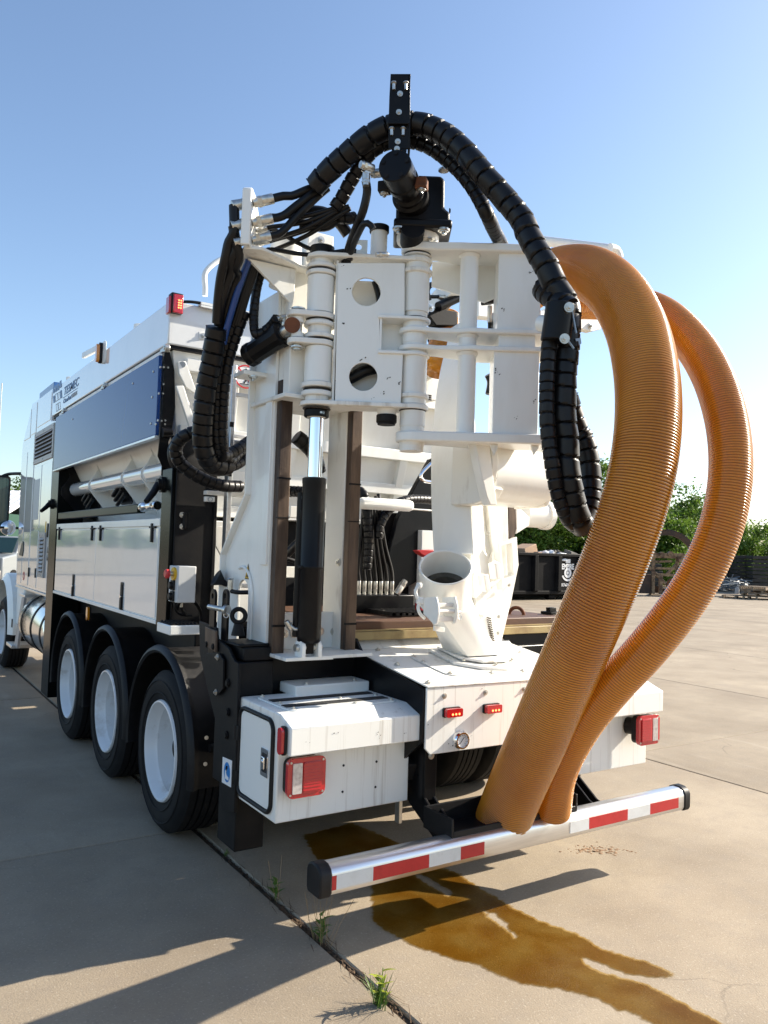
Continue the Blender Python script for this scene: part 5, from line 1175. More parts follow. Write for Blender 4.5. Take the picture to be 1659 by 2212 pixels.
# ================================================================== DECK MACHINERY SEEN BETWEEN MAST AND TOOL
fb = MB().box(*(lambda a,b_: (a.x,b_.x,4.25,4.45,1.306,a.z))(at('E',835,1068,Y=4.25),at('E',1210,1190,Y=4.25))).build('manifold_block', BLACK, T, .006)
for i in range(7):
    x = 850+i*36; p0 = at('E',x,1062,Y=4.32); fitting(p0+V((0,0,.085)), (0,0,-1), .012, .085, 'hose_fitting', fb)
    tgt = (880+i*18, 560-abs(i-3)*14); 
    plain_hose([p0+V((0,0,.09)), at('E',x-4,900,Y=4.32), at('E',(x+tgt[0])/2-6,740,Y=4.3), at('E',*tgt,Y=4.28), at('E',tgt[0]-8,tgt[1]-110,Y=4.3)], .013, 'riser_hose', fb)
fitting(at('E',1095,1062,Y=4.2), (.6,0,.8), .02, .11, 'hose_fitting', fb)
wrapped_hose([at('E',905,900,Y=4.26),at('E',915,740,Y=4.26),at('E',905,560,Y=4.26),at('E',890,430,Y=4.28),at('E',850,385,Y=4.34),at('E',790,400,Y=4.4)], .030, 'riser_sleeve', T, .04, 14)
wrapped_hose([at('E',980,700,Y=4.24),at('E',990,610,Y=4.24),at('E',1040,520,Y=4.26),at('E',1130,455,Y=4.3),at('E',1220,440,Y=4.34),at('E',1330,445,Y=4.4)], .030, 'riser_sleeve', T, .04, 14)
bb = MB().bar(at('E',845,465,Y=4.2), at('E',1205,485,Y=4.2), .06,.075).build('lock_tube', WHITE, T, .03)
MB().box(*(lambda a,b_: (a.x,b_.x,4.42,4.50,b_.z,a.z))(at('E',390,485,Y=4.45),at('E',735,580,Y=4.45))).build('cross_member', GRIME, T, .004)
MB().box(*(lambda a,b_: (a.x,b_.x,4.5,4.55,b_.z,a.z))(at('E',850,478,Y=4.52),at('E',1330,520,Y=4.52))).build('cross_member', GRIME, T, .004)
MB().prism([at('E',*p,Y=4.75) for p in ((1320,180),(1380,160),(1380,900),(1060,1070),(1000,1000),(1110,560))], (0,.05,0)).build('black_strut', BLACK, T, .004)
MB().prism([at('E',*p,Y=4.85) for p in ((920,530),(1380,530),(1380,1180),(835,1180),(835,880))], (0,.03,0)).build('rear_shroud', BLACKM, T, .004)
MB().tube(smooth_path([at('E',1325,205,Y=4.4),at('E',1270,260,Y=4.4),at('E',1255,290,Y=4.4),at('E',1275,320,Y=4.4),at('E',1330,330,Y=4.4)],.015), .012, 8).build('pull_handle', CHROME, T)
REDM = mat('red_paint', (.42,.02,.025), .35)
rd = MB().prism([at('E',*p,Y=4.05) for p in ((1235,775),(1345,770),(1345,800),(1300,822),(1262,800))], (0,.06,0)).build('red_bracket', REDM, T, .004)
MB().prism([at('E',*p,Y=4.05) for p in ((1252,1120),(1300,1130),(1320,1180),(1255,1172))], (0,.06,0)).build('red_foot', REDM, rd, .004)
plain_hose([at('E',380,800,Y=4.3),at('E',450,730,Y=4.25),at('E',520,680,Y=4.2)], .028, 'cross_hose', T)
plain_hose([at('E',380,830,Y=4.2),at('E',430,845,Y=4.2),at('E',500,870,Y=4.2)], .014, 'cross_hose', T)
MB().box(*(lambda a,b_: (a.x,b_.x,4.3,4.36,b_.z,a.z))(at('E',375,880,Y=4.3),at('E',470,955,Y=4.3))).build('cross_member', GRIME, T, .004)
# horn and coupling beside the gusset
hn = at('P',770,1085,Y=4.25); MB().lathe([(.012,-.05),(.018,0),(.05,.05),(.045,.052),(0,.03)], hn, (-.7,.1,.4), 20).build('horn', PLASTIC, T)
cq = at('P',850,1120,Y=4.1); MB().cyl(cq+V((0,0,-.04)),cq+V((0,0,.03)),.015,n=12).lathe([(0,0),(.02,.004),(.014,.012),(0,.014)],cq+V((0,0,.03)),(0,0,1),12).build('coupling', ZINC, T)
plain_hose([cq+V((0,0,-.03)),at('P',930,1195,Y=4.05),at('P',1060,1195,Y=4.0)], .012, 'coupling_hose', T)

# ================================================================== BLACK HOSES OVER THE CRANE
dB = dpt
def hp_(*l): return [at(k,x,y,d=d) for k,x,y,d in l]
dm = (bto(.1,3.3)-CAM).dot(ROWS[2])
wrapped_hose(hp_(('I',560,890,3.90),('I',640,800,3.86),('I',760,690,3.82),('I',880,590,3.79),('I',1000,515,3.77),('I',1120,480,3.76),('I',1230,478,3.75),('I',1330,505,3.73),('I',1440,570,3.70),('I',1540,660,3.67),('I',1640,780,3.63),('G',900,80,3.58),('G',960,200,3.55),('G',1030,330,3.52),('G',1085,420,3.50),('G',1130,520,3.49),('G',1180,600,3.48),('G',1220,680,3.47),('G',1225,800,3.46),('G',1215,950,3.46),('G',1200,1100,3.46),('G',1195,1250,3.46),('G',1195,1400,3.46),('H',1210,50,3.46),('H',1215,180,3.46),('H',1230,320,3.46),('H',1255,450,3.47),('H',1290,560,3.49),('H',1325,620,3.53)),
    .054, 'main_hose_sleeve', T, .070, 22, gap=.10)
wrapped_hose(hp_(('I',690,1030,3.95),('I',740,960,3.93),('I',800,850,3.90),('I',870,740,3.87),('I',960,640,3.85),('I',1080,590,3.84),('I',1180,590,3.83),('I',1290,620,3.82),('I',1400,690,3.80),('I',1510,790,3.78),('I',1610,920,3.75),('G',690,70,3.73),('G',740,180,3.90),('G',788,270,4.10),('G',815,350,4.25),('G',830,430,4.35)),
    .034, 'hose_sleeve', T, .045, 18)
wrapped_hose(hp_(('G',1050,560,3.60),('G',1110,610,3.52),('G',1180,650,3.46),('G',1230,690,3.43)), .050, 'hose_sleeve', T, .05, 18)
wrapped_hose(hp_(('G',1100,900,3.42),('G',1090,1050,3.42),('G',1085,1200,3.42),('G',1085,1400,3.42),('H',1100,80,3.42),('H',1120,220,3.42),('H',1150,380,3.44),('H',1190,500,3.46),('H',1240,590,3.50),('H',1310,640,3.56)), .034, 'hose_sleeve', T, .045, 18)
wrapped_hose(hp_(('G',1215,1260,3.62),('G',1250,1390,3.64),('G',1290,1500,3.66),('H',1325,60,3.66),('H',1352,180,3.66),('H',1366,330,3.65),('H',1364,460,3.63),('H',1345,560,3.60),('H',1310,620,3.57)), .052, 'hose_sleeve', T, .055, 18)
# steel sleeve clamped to the arm end
sl0, sl1 = at('G',1175,660,d=3.40), at('G',1140,905,d=3.40)
sv = MB().cyl(sl0, sl1, .064, n=28).build('hose_guide', BLACK, T, .004)
MB().cyl(at('G',1045,785,d=3.46), at('G',1100,790,d=3.42), .036, n=20).build('guide_boss', WHITE, sv)
bolts([at('G',1230,680,d=3.33),at('G',1200,885,d=3.33)], -ROWS[2], .016, sv)
STRAP = mat('blue_grey_strap', (.30,.40,.52), .5)
for a_, b_ in (((1245,690),(1275,850)),((1215,890),(1260,950))):
    MB().bar(at('G',*a_,d=3.36), at('G',*b_,d=3.36), .004,.018, ROWS[2]).build('tie_strap', STRAP, sv)
MB().prism(hp_(('G',1270,885,3.4),('G',1305,880,3.4),('G',1310,915,3.4),('G',1295,930,3.4),('G',1290,900,3.4),('G',1275,900,3.4)), ROWS[2]*.004).build('tie_strap', STRAP, sv)
# cable ties
for k,x,y,d,r in (('I',820,790,3.86,.062),('G',1130,1210,3.44,.10),('H',1180,80,3.44,.10)):
    MB().lathe([(r-.002,-.004),(r+.002,-.004),(r+.002,.004),(r-.002,.004)], at(k,x,y,d=d), (.3,.2,1) if k!='I' else (.7,-.4,.5), 24, closed=True).build('cable_tie', PLASTIC, T) if False else None
# fittings on the bulkhead and the hoses that leave it
fd_ = V((.80,-.40,.30)).normalized()
spots = [(.05,3.375,.024),(.05,3.275,.024),(.06,3.195,.022),(.16,3.34,.013),(.165,3.285,.013),(.17,3.225,.013),(.18,3.175,.013),(.24,3.30,.013),(.245,3.25,.013),(.25,3.20,.013)]
ends = [('I',520,905,3.92),('I',560,925,3.92),('I',590,945,3.93),('I',690,1030,3.95),('I',700,1040,3.95),('I',715,1045,3.95),('R',1260,520,3.98),('R',1240,570,3.98),('I',725,1060,3.96),('I',720,1075,3.96)]
for (s_, z, r), (k,x,y,d) in zip(spots, ends):
    p = bto(s_, z)+bn*.001; f1 = p+fd_*(r*4.2)
    fitting(f1, -fd_, r, r*4.2, 'hose_fitting', bh)
    e = at(k,x,y,d=d)
    plain_hose([f1-fd_*.01, f1+fd_*r*2.2, (f1*.45+e*.55)+V((0,0,-.02 if r<.02 else -.012)), e, e+(e-f1).normalized()*.06], r*.86, 'manifold_hose', T, n=14)
fdl = V((-.86,.25,-.30)).normalized()
lft_ = [(.05,3.375,.025),(.05,3.275,.025),(.06,3.195,.021)]
lpath = [[('R',60,310,3.84),('R',5,430,3.86),('S',640,30,3.88),('S',600,200,3.93),('S',575,400,3.98),('S',562,600,4.03)],
         [('R',80,490,3.87),('R',30,620,3.89),('S',690,150,3.93),('S',650,260,3.96),('S',600,430,4.0),('S',578,620,4.06)],
         [('R',120,590,3.88),('R',70,720,3.92),('S',745,180,3.96),('S',700,300,4.0),('S',650,480,4.04),('S',600,640,4.08)]]
for (s_, z, r), pth in zip(lft_, lpath):
    p = bto(s_, z)-bn*.016; f1 = p+fdl*(r*3.6); fitting(f1, -fdl, r, r*3.6, 'hose_fitting', bh)
    plain_hose([f1-fdl*.01]+hp_(*pth), r*1.02, 'manifold_hose', T, n=14)
plain_hose(hp_(('S',840,55,3.95),('S',790,180,3.98),('S',730,360,4.0),('S',690,500,4.02),('S',640,680,4.05),('S',620,780,4.08)), .017, 'blue_hose', T, BLUEH)
for q in range(3):
    plain_hose(hp_(('S',880+q*18,90,4.0),('S',830+q*20,230,4.02),('S',780+q*20,380,4.04),('S',735+q*22,520,4.06),('S',700+q*24,620,4.08)), .016, 'manifold_hose', T)
wrapped_hose(hp_(('S',560,640,4.03),('S',540,780,4.06),('S',515,950,4.10),('S',478,1120,4.14),('S',455,1300,4.18),('S',440,1480,4.22),('S',438,1620,4.26),('S',460,1740,4.30),('S',510,1820,4.36),('S',580,1850,4.42),('S',650,1845,4.48)), .054, 'main_hose_sleeve', T, .062, 20, gap=.11)
for q, (dx, r, bl) in enumerate(((0,.031,1850),(62,.030,1800))):
    wrapped_hose(hp_(('S',745+dx,500,4.08),('S',690+dx,640,4.10),('S',635+dx,800,4.13),('S',592+dx,960,4.16),('S',570+dx*.95,1120,4.20),('S',560+dx*.9,1300,4.24),('S',555+dx*.85,1480,4.28),('S',560+dx*.8,1640,4.32),('S',580+dx*.7,bl-80,4.38),('S',640+dx*.6,bl,4.46),('S',740,bl-20-q*30,4.55),('S',860,bl-120-q*20,4.66),('S',960,bl-250,4.75)), r, 'hose_sleeve', T, .042, 16)
wrapped_hose(hp_(('S',600,1760,4.34),('S',660,1745,4.42),('S',760,1690,4.5),('S',860,1620,4.6),('S',930,1560,4.7)), .034, 'hose_sleeve', T, .042, 16)
wrapped_hose(hp_(('S',390,1545,4.40),('S',310,1570,4.40),('S',240,1620,4.42),('S',205,1700,4.45),('S',230,1800,4.48),('S',310,1880,4.52),('S',420,1950,4.58),('S',540,2000,4.64),('S',640,2020,4.70),('S',760,2025,4.8)), .036, 'hose_sleeve', T, .045, 16)
wrapped_hose(hp_(('S',260,1600,4.5),('S',200,1680,4.52),('S',200,1780,4.55),('S',260,1860,4.6),('S',330,1900,4.7)), .026, 'hose_sleeve', T, .04, 14)
MB().lathe([(0,-.03),(.10,-.03),(.13,-.02),(.14,0),(.13,.05),(0,.06)], at('S',330,1745,Y=4.7), (-.2,1,0), 32).build('hose_reel', BLACKM, T)
# through the right rail: hoses to the boom, small hoses round the head
wrapped_hose(hp_(('E',440,30,4.35),('E',500,80,4.38),('E',560,150,4.45),('E',590,260,4.5)), .042, 'hose_sleeve', T, .05, 16)
wrapped_hose(hp_(('E',390,390,4.4),('E',440,390,4.35),('E',520,395,4.3)), .03, 'hose_sleeve', T, .03, 14)
plain_hose(hp_(('I',895,845,3.70),('I',905,920,3.72),('I',880,1040,3.74),('I',840,1140,3.80),('I',800,1240,3.90),('I',765,1360,4.0),('I',745,1450,4.06)), .020, 'motor_hose', mo)
plain_hose(hp_(('I',945,1165,3.72),('I',920,1130,3.72),('I',885,1130,3.73),('I',850,1190,3.80),('I',815,1270,3.90),('I',785,1360,3.99),('I',765,1450,4.06)), .016, 'motor_hose', mo)
fitting(at('I',900,800,d=3.69), (0,0,-1), .018, .06, 'hose_fitting', mo); fitting(at('I',945,770,d=3.69), (-1,0,0), .018, .07, 'hose_fitting', mo)
fitting(at('I',1040,1330,d=3.72), (-1,.2,-.2), .012, .06, 'hose_fitting', mo)
wrapped_hose(hp_(('I',720,1090,4.0),('I',780,1095,4.0),('I',820,1090,4.02)), .03, 'hose_sleeve', T, .03, 14)
plain_hose(hp_(('I',430,1110,4.02),('I',480,1065,4.03),('I',560,1050,4.03),('I',640,1065,4.04),('I',720,1120,4.06),('I',780,1200,4.08)), .030, 'manifold_hose', T)
plain_hose(hp_(('I',470,1130,4.0),('I',540,1150,4.0),('I',640,1150,4.0),('I',700,1110,4.0)), .022, 'manifold_hose', T)
ps = MB().cyl((HRr.x-.17,HRr.y+.10,3.16),(HRr.x-.17,HRr.y+.10,3.32),.042,n=24).build('guide_post', WHITE, gate)
MB().cyl((HRr.x-.17,HRr.y+.10,3.32),(HRr.x-.17,HRr.y+.10,3.35),.05,n=24).build('post_cap', BLACKM, ps)
q = gz_('F',840,150); MB().plate([(s2(gz_('F',805,210))[0],3.18),(s2(gz_('F',905,210))[0],3.18),(s2(gz_('F',905,210))[0],3.30),(s2(gz_('F',840,210))[0],3.30),(s2(gz_('F',815,210))[0],3.26)],[circ(s2(gz_('F',850,95))[0],3.262,.016,16)],lambda s,z: HL+g_*s-nr*.05+V((0,0,z)),-nr*.014).build('post_web', WHITE, ps, .003)

# ================================================================== ORANGE SUCTION HOSES
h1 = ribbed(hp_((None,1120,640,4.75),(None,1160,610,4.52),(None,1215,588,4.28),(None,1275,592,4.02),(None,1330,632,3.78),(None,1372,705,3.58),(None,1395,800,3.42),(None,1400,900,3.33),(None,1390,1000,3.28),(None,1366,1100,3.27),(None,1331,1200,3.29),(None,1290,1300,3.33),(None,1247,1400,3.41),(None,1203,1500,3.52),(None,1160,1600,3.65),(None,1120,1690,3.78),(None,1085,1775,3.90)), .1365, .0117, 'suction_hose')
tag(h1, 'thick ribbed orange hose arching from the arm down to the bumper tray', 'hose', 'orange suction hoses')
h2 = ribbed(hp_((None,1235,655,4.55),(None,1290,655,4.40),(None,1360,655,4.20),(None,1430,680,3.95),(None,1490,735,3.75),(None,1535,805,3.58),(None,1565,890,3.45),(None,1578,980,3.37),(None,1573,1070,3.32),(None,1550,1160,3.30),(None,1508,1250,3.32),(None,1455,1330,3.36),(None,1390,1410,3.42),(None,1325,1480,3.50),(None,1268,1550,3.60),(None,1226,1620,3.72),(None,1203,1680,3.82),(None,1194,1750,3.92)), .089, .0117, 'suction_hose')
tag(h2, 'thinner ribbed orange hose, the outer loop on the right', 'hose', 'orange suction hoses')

# chipped paint and scuffs, as small flakes standing a hair proud
rc = random.Random(31)
def chips(parent, spots, plane, nrm, size=.006):
    b = MB(); n_ = V(nrm).normalized(); u = n_.orthogonal().normalized(); w = n_.cross(u)
    for k,x,y in spots:
        for _ in range(rc.randint(2,5)):
            c = at(k, x+rc.gauss(0,9), y+rc.gauss(0,9), pl=plane)+n_*.0008; r_ = size*rc.uniform(.25,1.0); m = rc.randint(5,8); a0 = rc.random()*6
            b.prism([c+(u*math.cos(a0+i*6.283/m)+w*math.sin(a0+i*6.283/m)*.6)*r_*rc.uniform(.5,1.2) for i in range(m)], n_*.0006)
    tag(b.build('paint_chips', GREASEGAP, parent, smooth=False), kind='stuff')
chips(gate, [('F',755,245),('F',1040,970),('F',1010,1075),('F',780,400),('F',950,1110),('F',1120,1000),('F',740,620),('F',880,850)], (HL+nr*.0625,nr), nr)
chips(arm, [('G',1000,1290),('G',880,1400),('G',760,1100),('G',980,450),('G',800,700)], (HRr-v_*.0455,v_), -v_)
chips(cov, [('D',1300,600),('D',1450,720),('J',250,650),('J',60,330),('J',330,330)], (V((0,3.0495,0)),V((0,1,0))), (0,-1,0), .004)
chips(tbx, [('D',700,640),('D',980,650),('D',1150,640),('D',520,700)], (V((0,3.0845,0)),V((0,1,0))), (0,-1,0), .004)

# ================================================================== GROUND DETAILS
rnd = random.Random(11)
import numpy as np
def film_mat():
    m = bpy.data.materials.new('oily_water_film'); m.use_nodes = True; t = m.node_tree; t.nodes.clear(); L = t.links.new; N = t.nodes.new
    out = N('ShaderNodeOutputMaterial'); g = N('ShaderNodeNewGeometry')
    def noise(sc, d=4):
        n = N('ShaderNodeTexNoise'); n.inputs['Scale'].default_value = sc; n.inputs['Detail'].default_value = d; L(g.outputs['Position'], n.inputs['Vector']); return n.outputs['Fac']
    at_ = N('ShaderNodeAttribute'); at_.attribute_name = 'wet'
    m1 = N('ShaderNodeMath'); m1.operation = 'MULTIPLY_ADD'; L(noise(28,5), m1.inputs[0]); m1.inputs[1].default_value = .055; L(at_.outputs['Fac'], m1.inputs[2])
    r = N('ShaderNodeMapRange'); r.interpolation_type = 'SMOOTHSTEP'; r.inputs[1].default_value = .020; r.inputs[2].default_value = .036; L(m1.outputs[0], r.inputs[0])
    c = N('ShaderNodeValToRGB'); e = c.color_ramp.elements; e[0].position = .36; e[0].color = (.79,.57,.20,1); e[1].position = .66; e[1].color = (.92,.75,.38,1); L(noise(6,5), c.inputs[0])
    tr = N('ShaderNodeBsdfTransparent'); L(c.outputs[0], tr.inputs[0])
    gl = N('ShaderNodeBsdfGlossy'); gl.inputs['Roughness'].default_value = .14
    bp = N('ShaderNodeBump'); bp.inputs['Strength'].default_value = .25; bp.inputs['Distance'].default_value = .004; L(noise(110,3), bp.inputs['Height']); L(bp.outputs[0], gl.inputs['Normal'])
    fr = N('ShaderNodeFresnel'); fr.inputs['IOR'].default_value = 1.33
    fm = N('ShaderNodeMath'); fm.operation = 'MULTIPLY'; L(fr.outputs[0], fm.inputs[0]); fm.inputs[1].default_value = .55
    mx = N('ShaderNodeMixShader'); L(fm.outputs[0], mx.inputs[0]); L(tr.outputs[0], mx.inputs[1]); L(gl.outputs[0], mx.inputs[2])
    t0 = N('ShaderNodeBsdfTransparent'); m2 = N('ShaderNodeMixShader'); L(r.outputs[0], m2.inputs[0]); L(t0.outputs[0], m2.inputs[1]); L(mx.outputs[0], m2.inputs[2]); L(m2.outputs[0], out.inputs[0]); return m
CROP['W'] = (1400,3300,1624)
WP = lambda l: [tuple(at('W',x,y,Z=0).xy) for x,y in l]
pud = [(-.53,4.23),(-.63,3.89),(-.57,3.47)] + WP([(62,170),(70,250),(70,340),(120,375),(175,405),(250,440),(330,465),(400,490),(480,505),(560,545),(640,575),(720,597),(800,605),(900,625),(980,650),(1050,690),(1130,710),(1200,748),(1330,820),(1520,830),(1490,755),(1380,700),(1280,645),(1180,595),(1080,565),(1000,545),(925,510),(910,485),(935,485),(1000,510),(1090,545),(1180,560),(1250,562),(1285,550),(1200,510),(1100,480),(1000,450),(930,410),(860,375),(730,330),(640,285),(560,235),(510,210),(450,170),(410,140),(330,118)]) + [(-.06,3.33),(-.12,3.48),(-.1,3.89),(-.16,4.27)]
isl = [WP([(510,292),(560,303),(612,345),(618,372),(580,352),(540,322)]), WP([(618,378),(646,384),(638,404)]), WP([(238,140),(300,165),(392,225),(380,238),(290,190),(245,160)])]
def sdist(P, poly):
    P = np.array(P); q = np.array(poly); d = np.full(len(P), 9.); ins = np.zeros(len(P), bool)
    for a, b_ in zip(q, np.roll(q,-1,0)):
        e = b_-a; w = P-a; tt = np.clip((w@e)/(e@e),0,1); d = np.minimum(d, np.hypot(*(w-tt[:,None]*e).T))
        c = ((a[1]>P[:,1]) != (b_[1]>P[:,1])); xx = a[0]+(P[:,1]-a[1])*(b_[0]-a[0])/((b_[1]-a[1]) or 1e-9); ins ^= c & (P[:,0] < xx)
    return np.where(ins, d, -d)
gs = .016; gx_ = np.arange(-.95,.35,gs); gy_ = np.arange(1.55,4.40,gs); GX, GY = np.meshgrid(gx_, gy_, indexing='ij'); PP = np.stack([GX.ravel(),GY.ravel()],1)
sd_ = sdist(PP, pud)
for q in isl: sd_ = np.minimum(sd_, -sdist(PP, q)*1.0)
ny_ = len(gy_); keep = {}; fv = []; ff = []
for i in range(len(gx_)-1):
    for j in range(ny_-1):
        ids = (i*ny_+j,(i+1)*ny_+j,(i+1)*ny_+j+1,i*ny_+j+1)
        if max(sd_[k] for k in ids) > -.045:
            ff.append(tuple(keep.setdefault(k, len(keep)) for k in ids))
inv = sorted(keep, key=keep.get)
pm = bpy.data.meshes.new('puddle'); pm.from_pydata([(PP[k][0],PP[k][1],.004) for k in inv], [], ff)
wa_ = pm.attributes.new('wet','FLOAT','POINT'); wa_.data.foreach_set('value', np.array([sd_[k] for k in inv], dtype=np.float32)); pm.materials.append(film_mat())
pd = bpy.data.objects.new('puddle', pm); COL.objects.link(pd)
tag(pd, 'brown oily puddle trickling over the concrete below the bumper bar', 'puddle')
mud = MB()
c0 = at('J',1090,1405,Z=0)
for i in range(160):
    t = rnd.gauss(0,1); p = c0 + V((rnd.gauss(0,.05)+t*.05, rnd.gauss(0,.02)-t*.045, 0)); s_ = abs(rnd.gauss(.0022,.002))+.001
    mud.lathe([(0,-.002),(s_*1.9,0),(s_,s_*.35),(0,s_*.45)], p, (rnd.uniform(-.3,.3),rnd.uniform(-.3,.3),1), 6)
tag(mud.build('mud_crumbs', mat('mud', (.26,.16,.09), .9)), 'scattered reddish brown mud crumbs on the concrete right of the hoses', 'mud', kind='stuff')
# litter and dry grass in the joint
STRAW = mat('dry_grass', (.30,.20,.10), .8, objrand=.1); STRAWD = mat('dead_grass', (.10,.062,.035), .85)
LEAF = mat('weed_leaf', (.075,.15,.02), .5, sss=.0, noise=.6, nscale=30, col2=(.13,.21,.03)); YLEAF = mat('weed_leaf_yellow', (.26,.30,.03), .5)
def blade(mb, p, d, L, w, bend=.3):
    d = V(d).normalized(); s_ = d.cross(V((0,0,1))); s_ = (s_ if s_.length > .01 else V((1,0,0))).normalized(); P = V(p); q = d.copy(); vs = []; n = 5
    for i in range(n+1):
        ww = w*(1-(i/n)**1.6)+.0004; vs += [P-s_*ww, P+s_*ww]; P = P+q*L/n; q = (q+V((d.x,d.y,-.5))*bend/n).normalized()
    mb.add(vs, [(2*i,2*i+1,2*i+3,2*i+2) for i in range(n)])
lit = MB()
for i in range(900):
    y = 2.2+rnd.random()**1.3*3.6; den = math.exp(-((y-3.25)/.35)**2)+.25
    if rnd.random() > den: continue
    p = V((-1.047+rnd.gauss(0,.022), y, .0)); a = rnd.uniform(-.7,.7)+(math.pi if rnd.random()<.5 else 0)
    blade(lit, p+V((0,0,rnd.uniform(-.012,.006))), (math.sin(a)*.7,math.cos(a),rnd.uniform(-.02,.10)), rnd.uniform(.03,.13), rnd.uniform(.0008,.002), .15)
for i in range(260):
    y = rnd.uniform(2.0,6.5); p = V((-1.047+rnd.gauss(0,.012),y,-.012)); s_ = rnd.uniform(.004,.012)
    lit.lathe([(0,-.003),(s_,0),(s_*.6,s_*.6),(0,s_*.7)], p, (rnd.uniform(-.4,.4),rnd.uniform(-.4,.4),1), 6)
tag(lit.build('joint_litter', STRAWD, smooth=False, fix=False), 'dead grass and crumbs lying along the wide concrete joint', 'litter', kind='stuff')
def tuft(name, label, p, nb, L, w, m, spread=.5, stalks=0, leaves=0, lm=None):
    t = thing(name, label, 'weed', p, 'weeds in the concrete joint'); b = MB()
    for i in range(nb):
        a = rnd.uniform(0,6.283); k = rnd.random()*spread; blade(b, V(p)+V((rnd.gauss(0,.008),rnd.gauss(0,.014),-.008)), (math.cos(a)*k,math.sin(a)*k,1), L*rnd.uniform(.5,1.1), w*rnd.uniform(.6,1.2), rnd.uniform(.2,1.1))
    if nb: b.build('blades', m, t, smooth=False, fix=False)
    if stalks:
        s_ = MB()
        for i in range(stalks):
            a = rnd.uniform(0,6.283); k = rnd.uniform(.05,.5); P = V(p)+V((rnd.gauss(0,.012),rnd.gauss(0,.03),-.006)); q = V((math.cos(a)*k,math.sin(a)*k,1)).normalized(); LL = rnd.uniform(.12,.24)
            s_.tube([P, P+q*LL*.5+V((rnd.uniform(-.01,.01),0,0)), P+q*LL], .0009, 4)
        s_.build('dry_stalks', STRAW, t, smooth=False)
    if leaves:
        s_ = MB(); lf = MB(); P = V(p)
        for k in range(3):
            top = P+V((rnd.uniform(-.02,.02),rnd.uniform(-.03,.03),rnd.uniform(.08,.15))); s_.tube([P+V((0,0,-.01)),(P+top)/2+V((.004,0,0)),top], .0018, 5)
            for j in range(leaves):
                f = (j+1.5)/(leaves+1); a = j*2.4+k; blade(lf, P*(1-f)+top*f, (math.cos(a),math.sin(a),.55), rnd.uniform(.035,.06), .009, .7)
        s_.build('stems', m, t, smooth=False); lf.build('leaves', lm or m, t, smooth=False, fix=False)
    return t
J = lambda k,x,y: at(k,x,y,Z=0)
tuft('weed', 'bright green and yellow grass tuft nearest the bottom edge', J('N',545,840), 60, .13, .0024, LEAF, .8, 0, 5, YLEAF)
tuft('weed', 'leafy weed among dry stalks, below the bumper end', J('N',292,560), 6, .08, .002, LEAF, .6, 16, 6)
tuft('weed', 'low broad leaved weed just beyond the black bumper end cap', J('N',95,375), 4, .04, .002, LEAF, .9, 3, 4)
tuft('weed', 'tiny mossy weed at the foot of the black stabiliser leg', J('O',985,400), 26, .035, .0016, LEAF, .9)

# ================================================================== TREES
def leaf_mat():
    m = bpy.data.materials.new('foliage'); m.use_nodes = True; t = m.node_tree; p = t.nodes['Principled BSDF']; L = t.links.new
    g = t.nodes.new('ShaderNodeNewGeometry'); n = t.nodes.new('ShaderNodeTexNoise'); n.inputs['Scale'].default_value = 1.1; n.inputs['Detail'].default_value = 5
    L(g.outputs['Position'], n.inputs['Vector'])
    r = t.nodes.new('ShaderNodeValToRGB'); e = r.color_ramp.elements; e[0].position = .32; e[0].color = (.055,.115,.016,1); e[1].position = .68; e[1].color = (.16,.25,.035,1)
    L(n.outputs['Fac'], r.inputs[0]); L(r.outputs[0], p.inputs['Base Color']); p.inputs['Roughness'].default_value = .55; p.inputs['Specular IOR Level'].default_value = .3
    tr = t.nodes.new('ShaderNodeBsdfTranslucent'); L(r.outputs[0], tr.inputs['Color']); mx = t.nodes.new('ShaderNodeMixShader'); mx.inputs[0].default_value = .35
    L(p.outputs[0], mx.inputs[1]); L(tr.outputs[0], mx.inputs[2]); L(mx.outputs[0], t.nodes['Material Output'].inputs[0]); return m
FOL = leaf_mat(); BARK = mat('bark', (.09,.065,.045), .9, noise=.6, nscale=6, bump=.5)
def tree_meshes(seed, H, R, nc=120, per=120, low=.04):
    r = random.Random(seed); b = MB(); cl = []
    for i in range(nc):
        while True:
            x, y, z = r.uniform(-1,1), r.uniform(-1,1), r.uniform(0,1)
            prof = (1-((z-.38)/.66)**2); 
            if prof > 0 and x*x+y*y < prof: break
        cl.append(V((x*R*(.75+.35*r.random()), y*R*(.75+.35*r.random()), (low+z*(1-low))*H)))
    for c in cl:
        s_ = r.uniform(.45,1.0)*R*.24
        for k in range(per):
            d = V((r.gauss(0,1),r.gauss(0,1),r.gauss(0,.75))); p = c+d*s_*.62
            if p.z < .05: continue
            n = V((r.gauss(0,1),r.gauss(0,1),r.gauss(.6,1))).normalized(); a = n.orthogonal().normalized(); a.rotate(Matrix.Rotation(r.uniform(0,6.28),3,n)); q = n.cross(a); L = r.uniform(.08,.18); w = L*.55
            b.add([p-a*L, p-q*w, p+a*L, p+q*w], [(0,1,2,3)])
    for k in range(26):          # loose twigs that break the outline
        c = r.choice(cl); up = V((c.x*.5,c.y*.5,H*.35)).normalized(); P = c.copy()
        for j in range(14):
            P = P+up*.10+V((r.gauss(0,.05),r.gauss(0,.05),r.gauss(0,.05))); n = V((r.gauss(0,1),r.gauss(0,1),1)).normalized(); a = n.orthogonal(); q = n.cross(a); L = r.uniform(.06,.13)
            b.add([P-a*L, P-q*L*.5, P+a*L, P+q*L*.5], [(0,1,2,3)])
    t = MB(); t.cyl((0,0,-.2),(0,0,H*.35),.18,.12,n=10)
    for k in range(6):
        a = k*1.05; t.cyl((0,0,H*(.2+.03*k)),(math.cos(a)*R*.5,math.sin(a)*R*.5,H*(.5+.04*k)),.08,.03,n=7)
    return b.mesh('crown', FOL, smooth=False, fix=False), t.mesh('trunk', BARK)
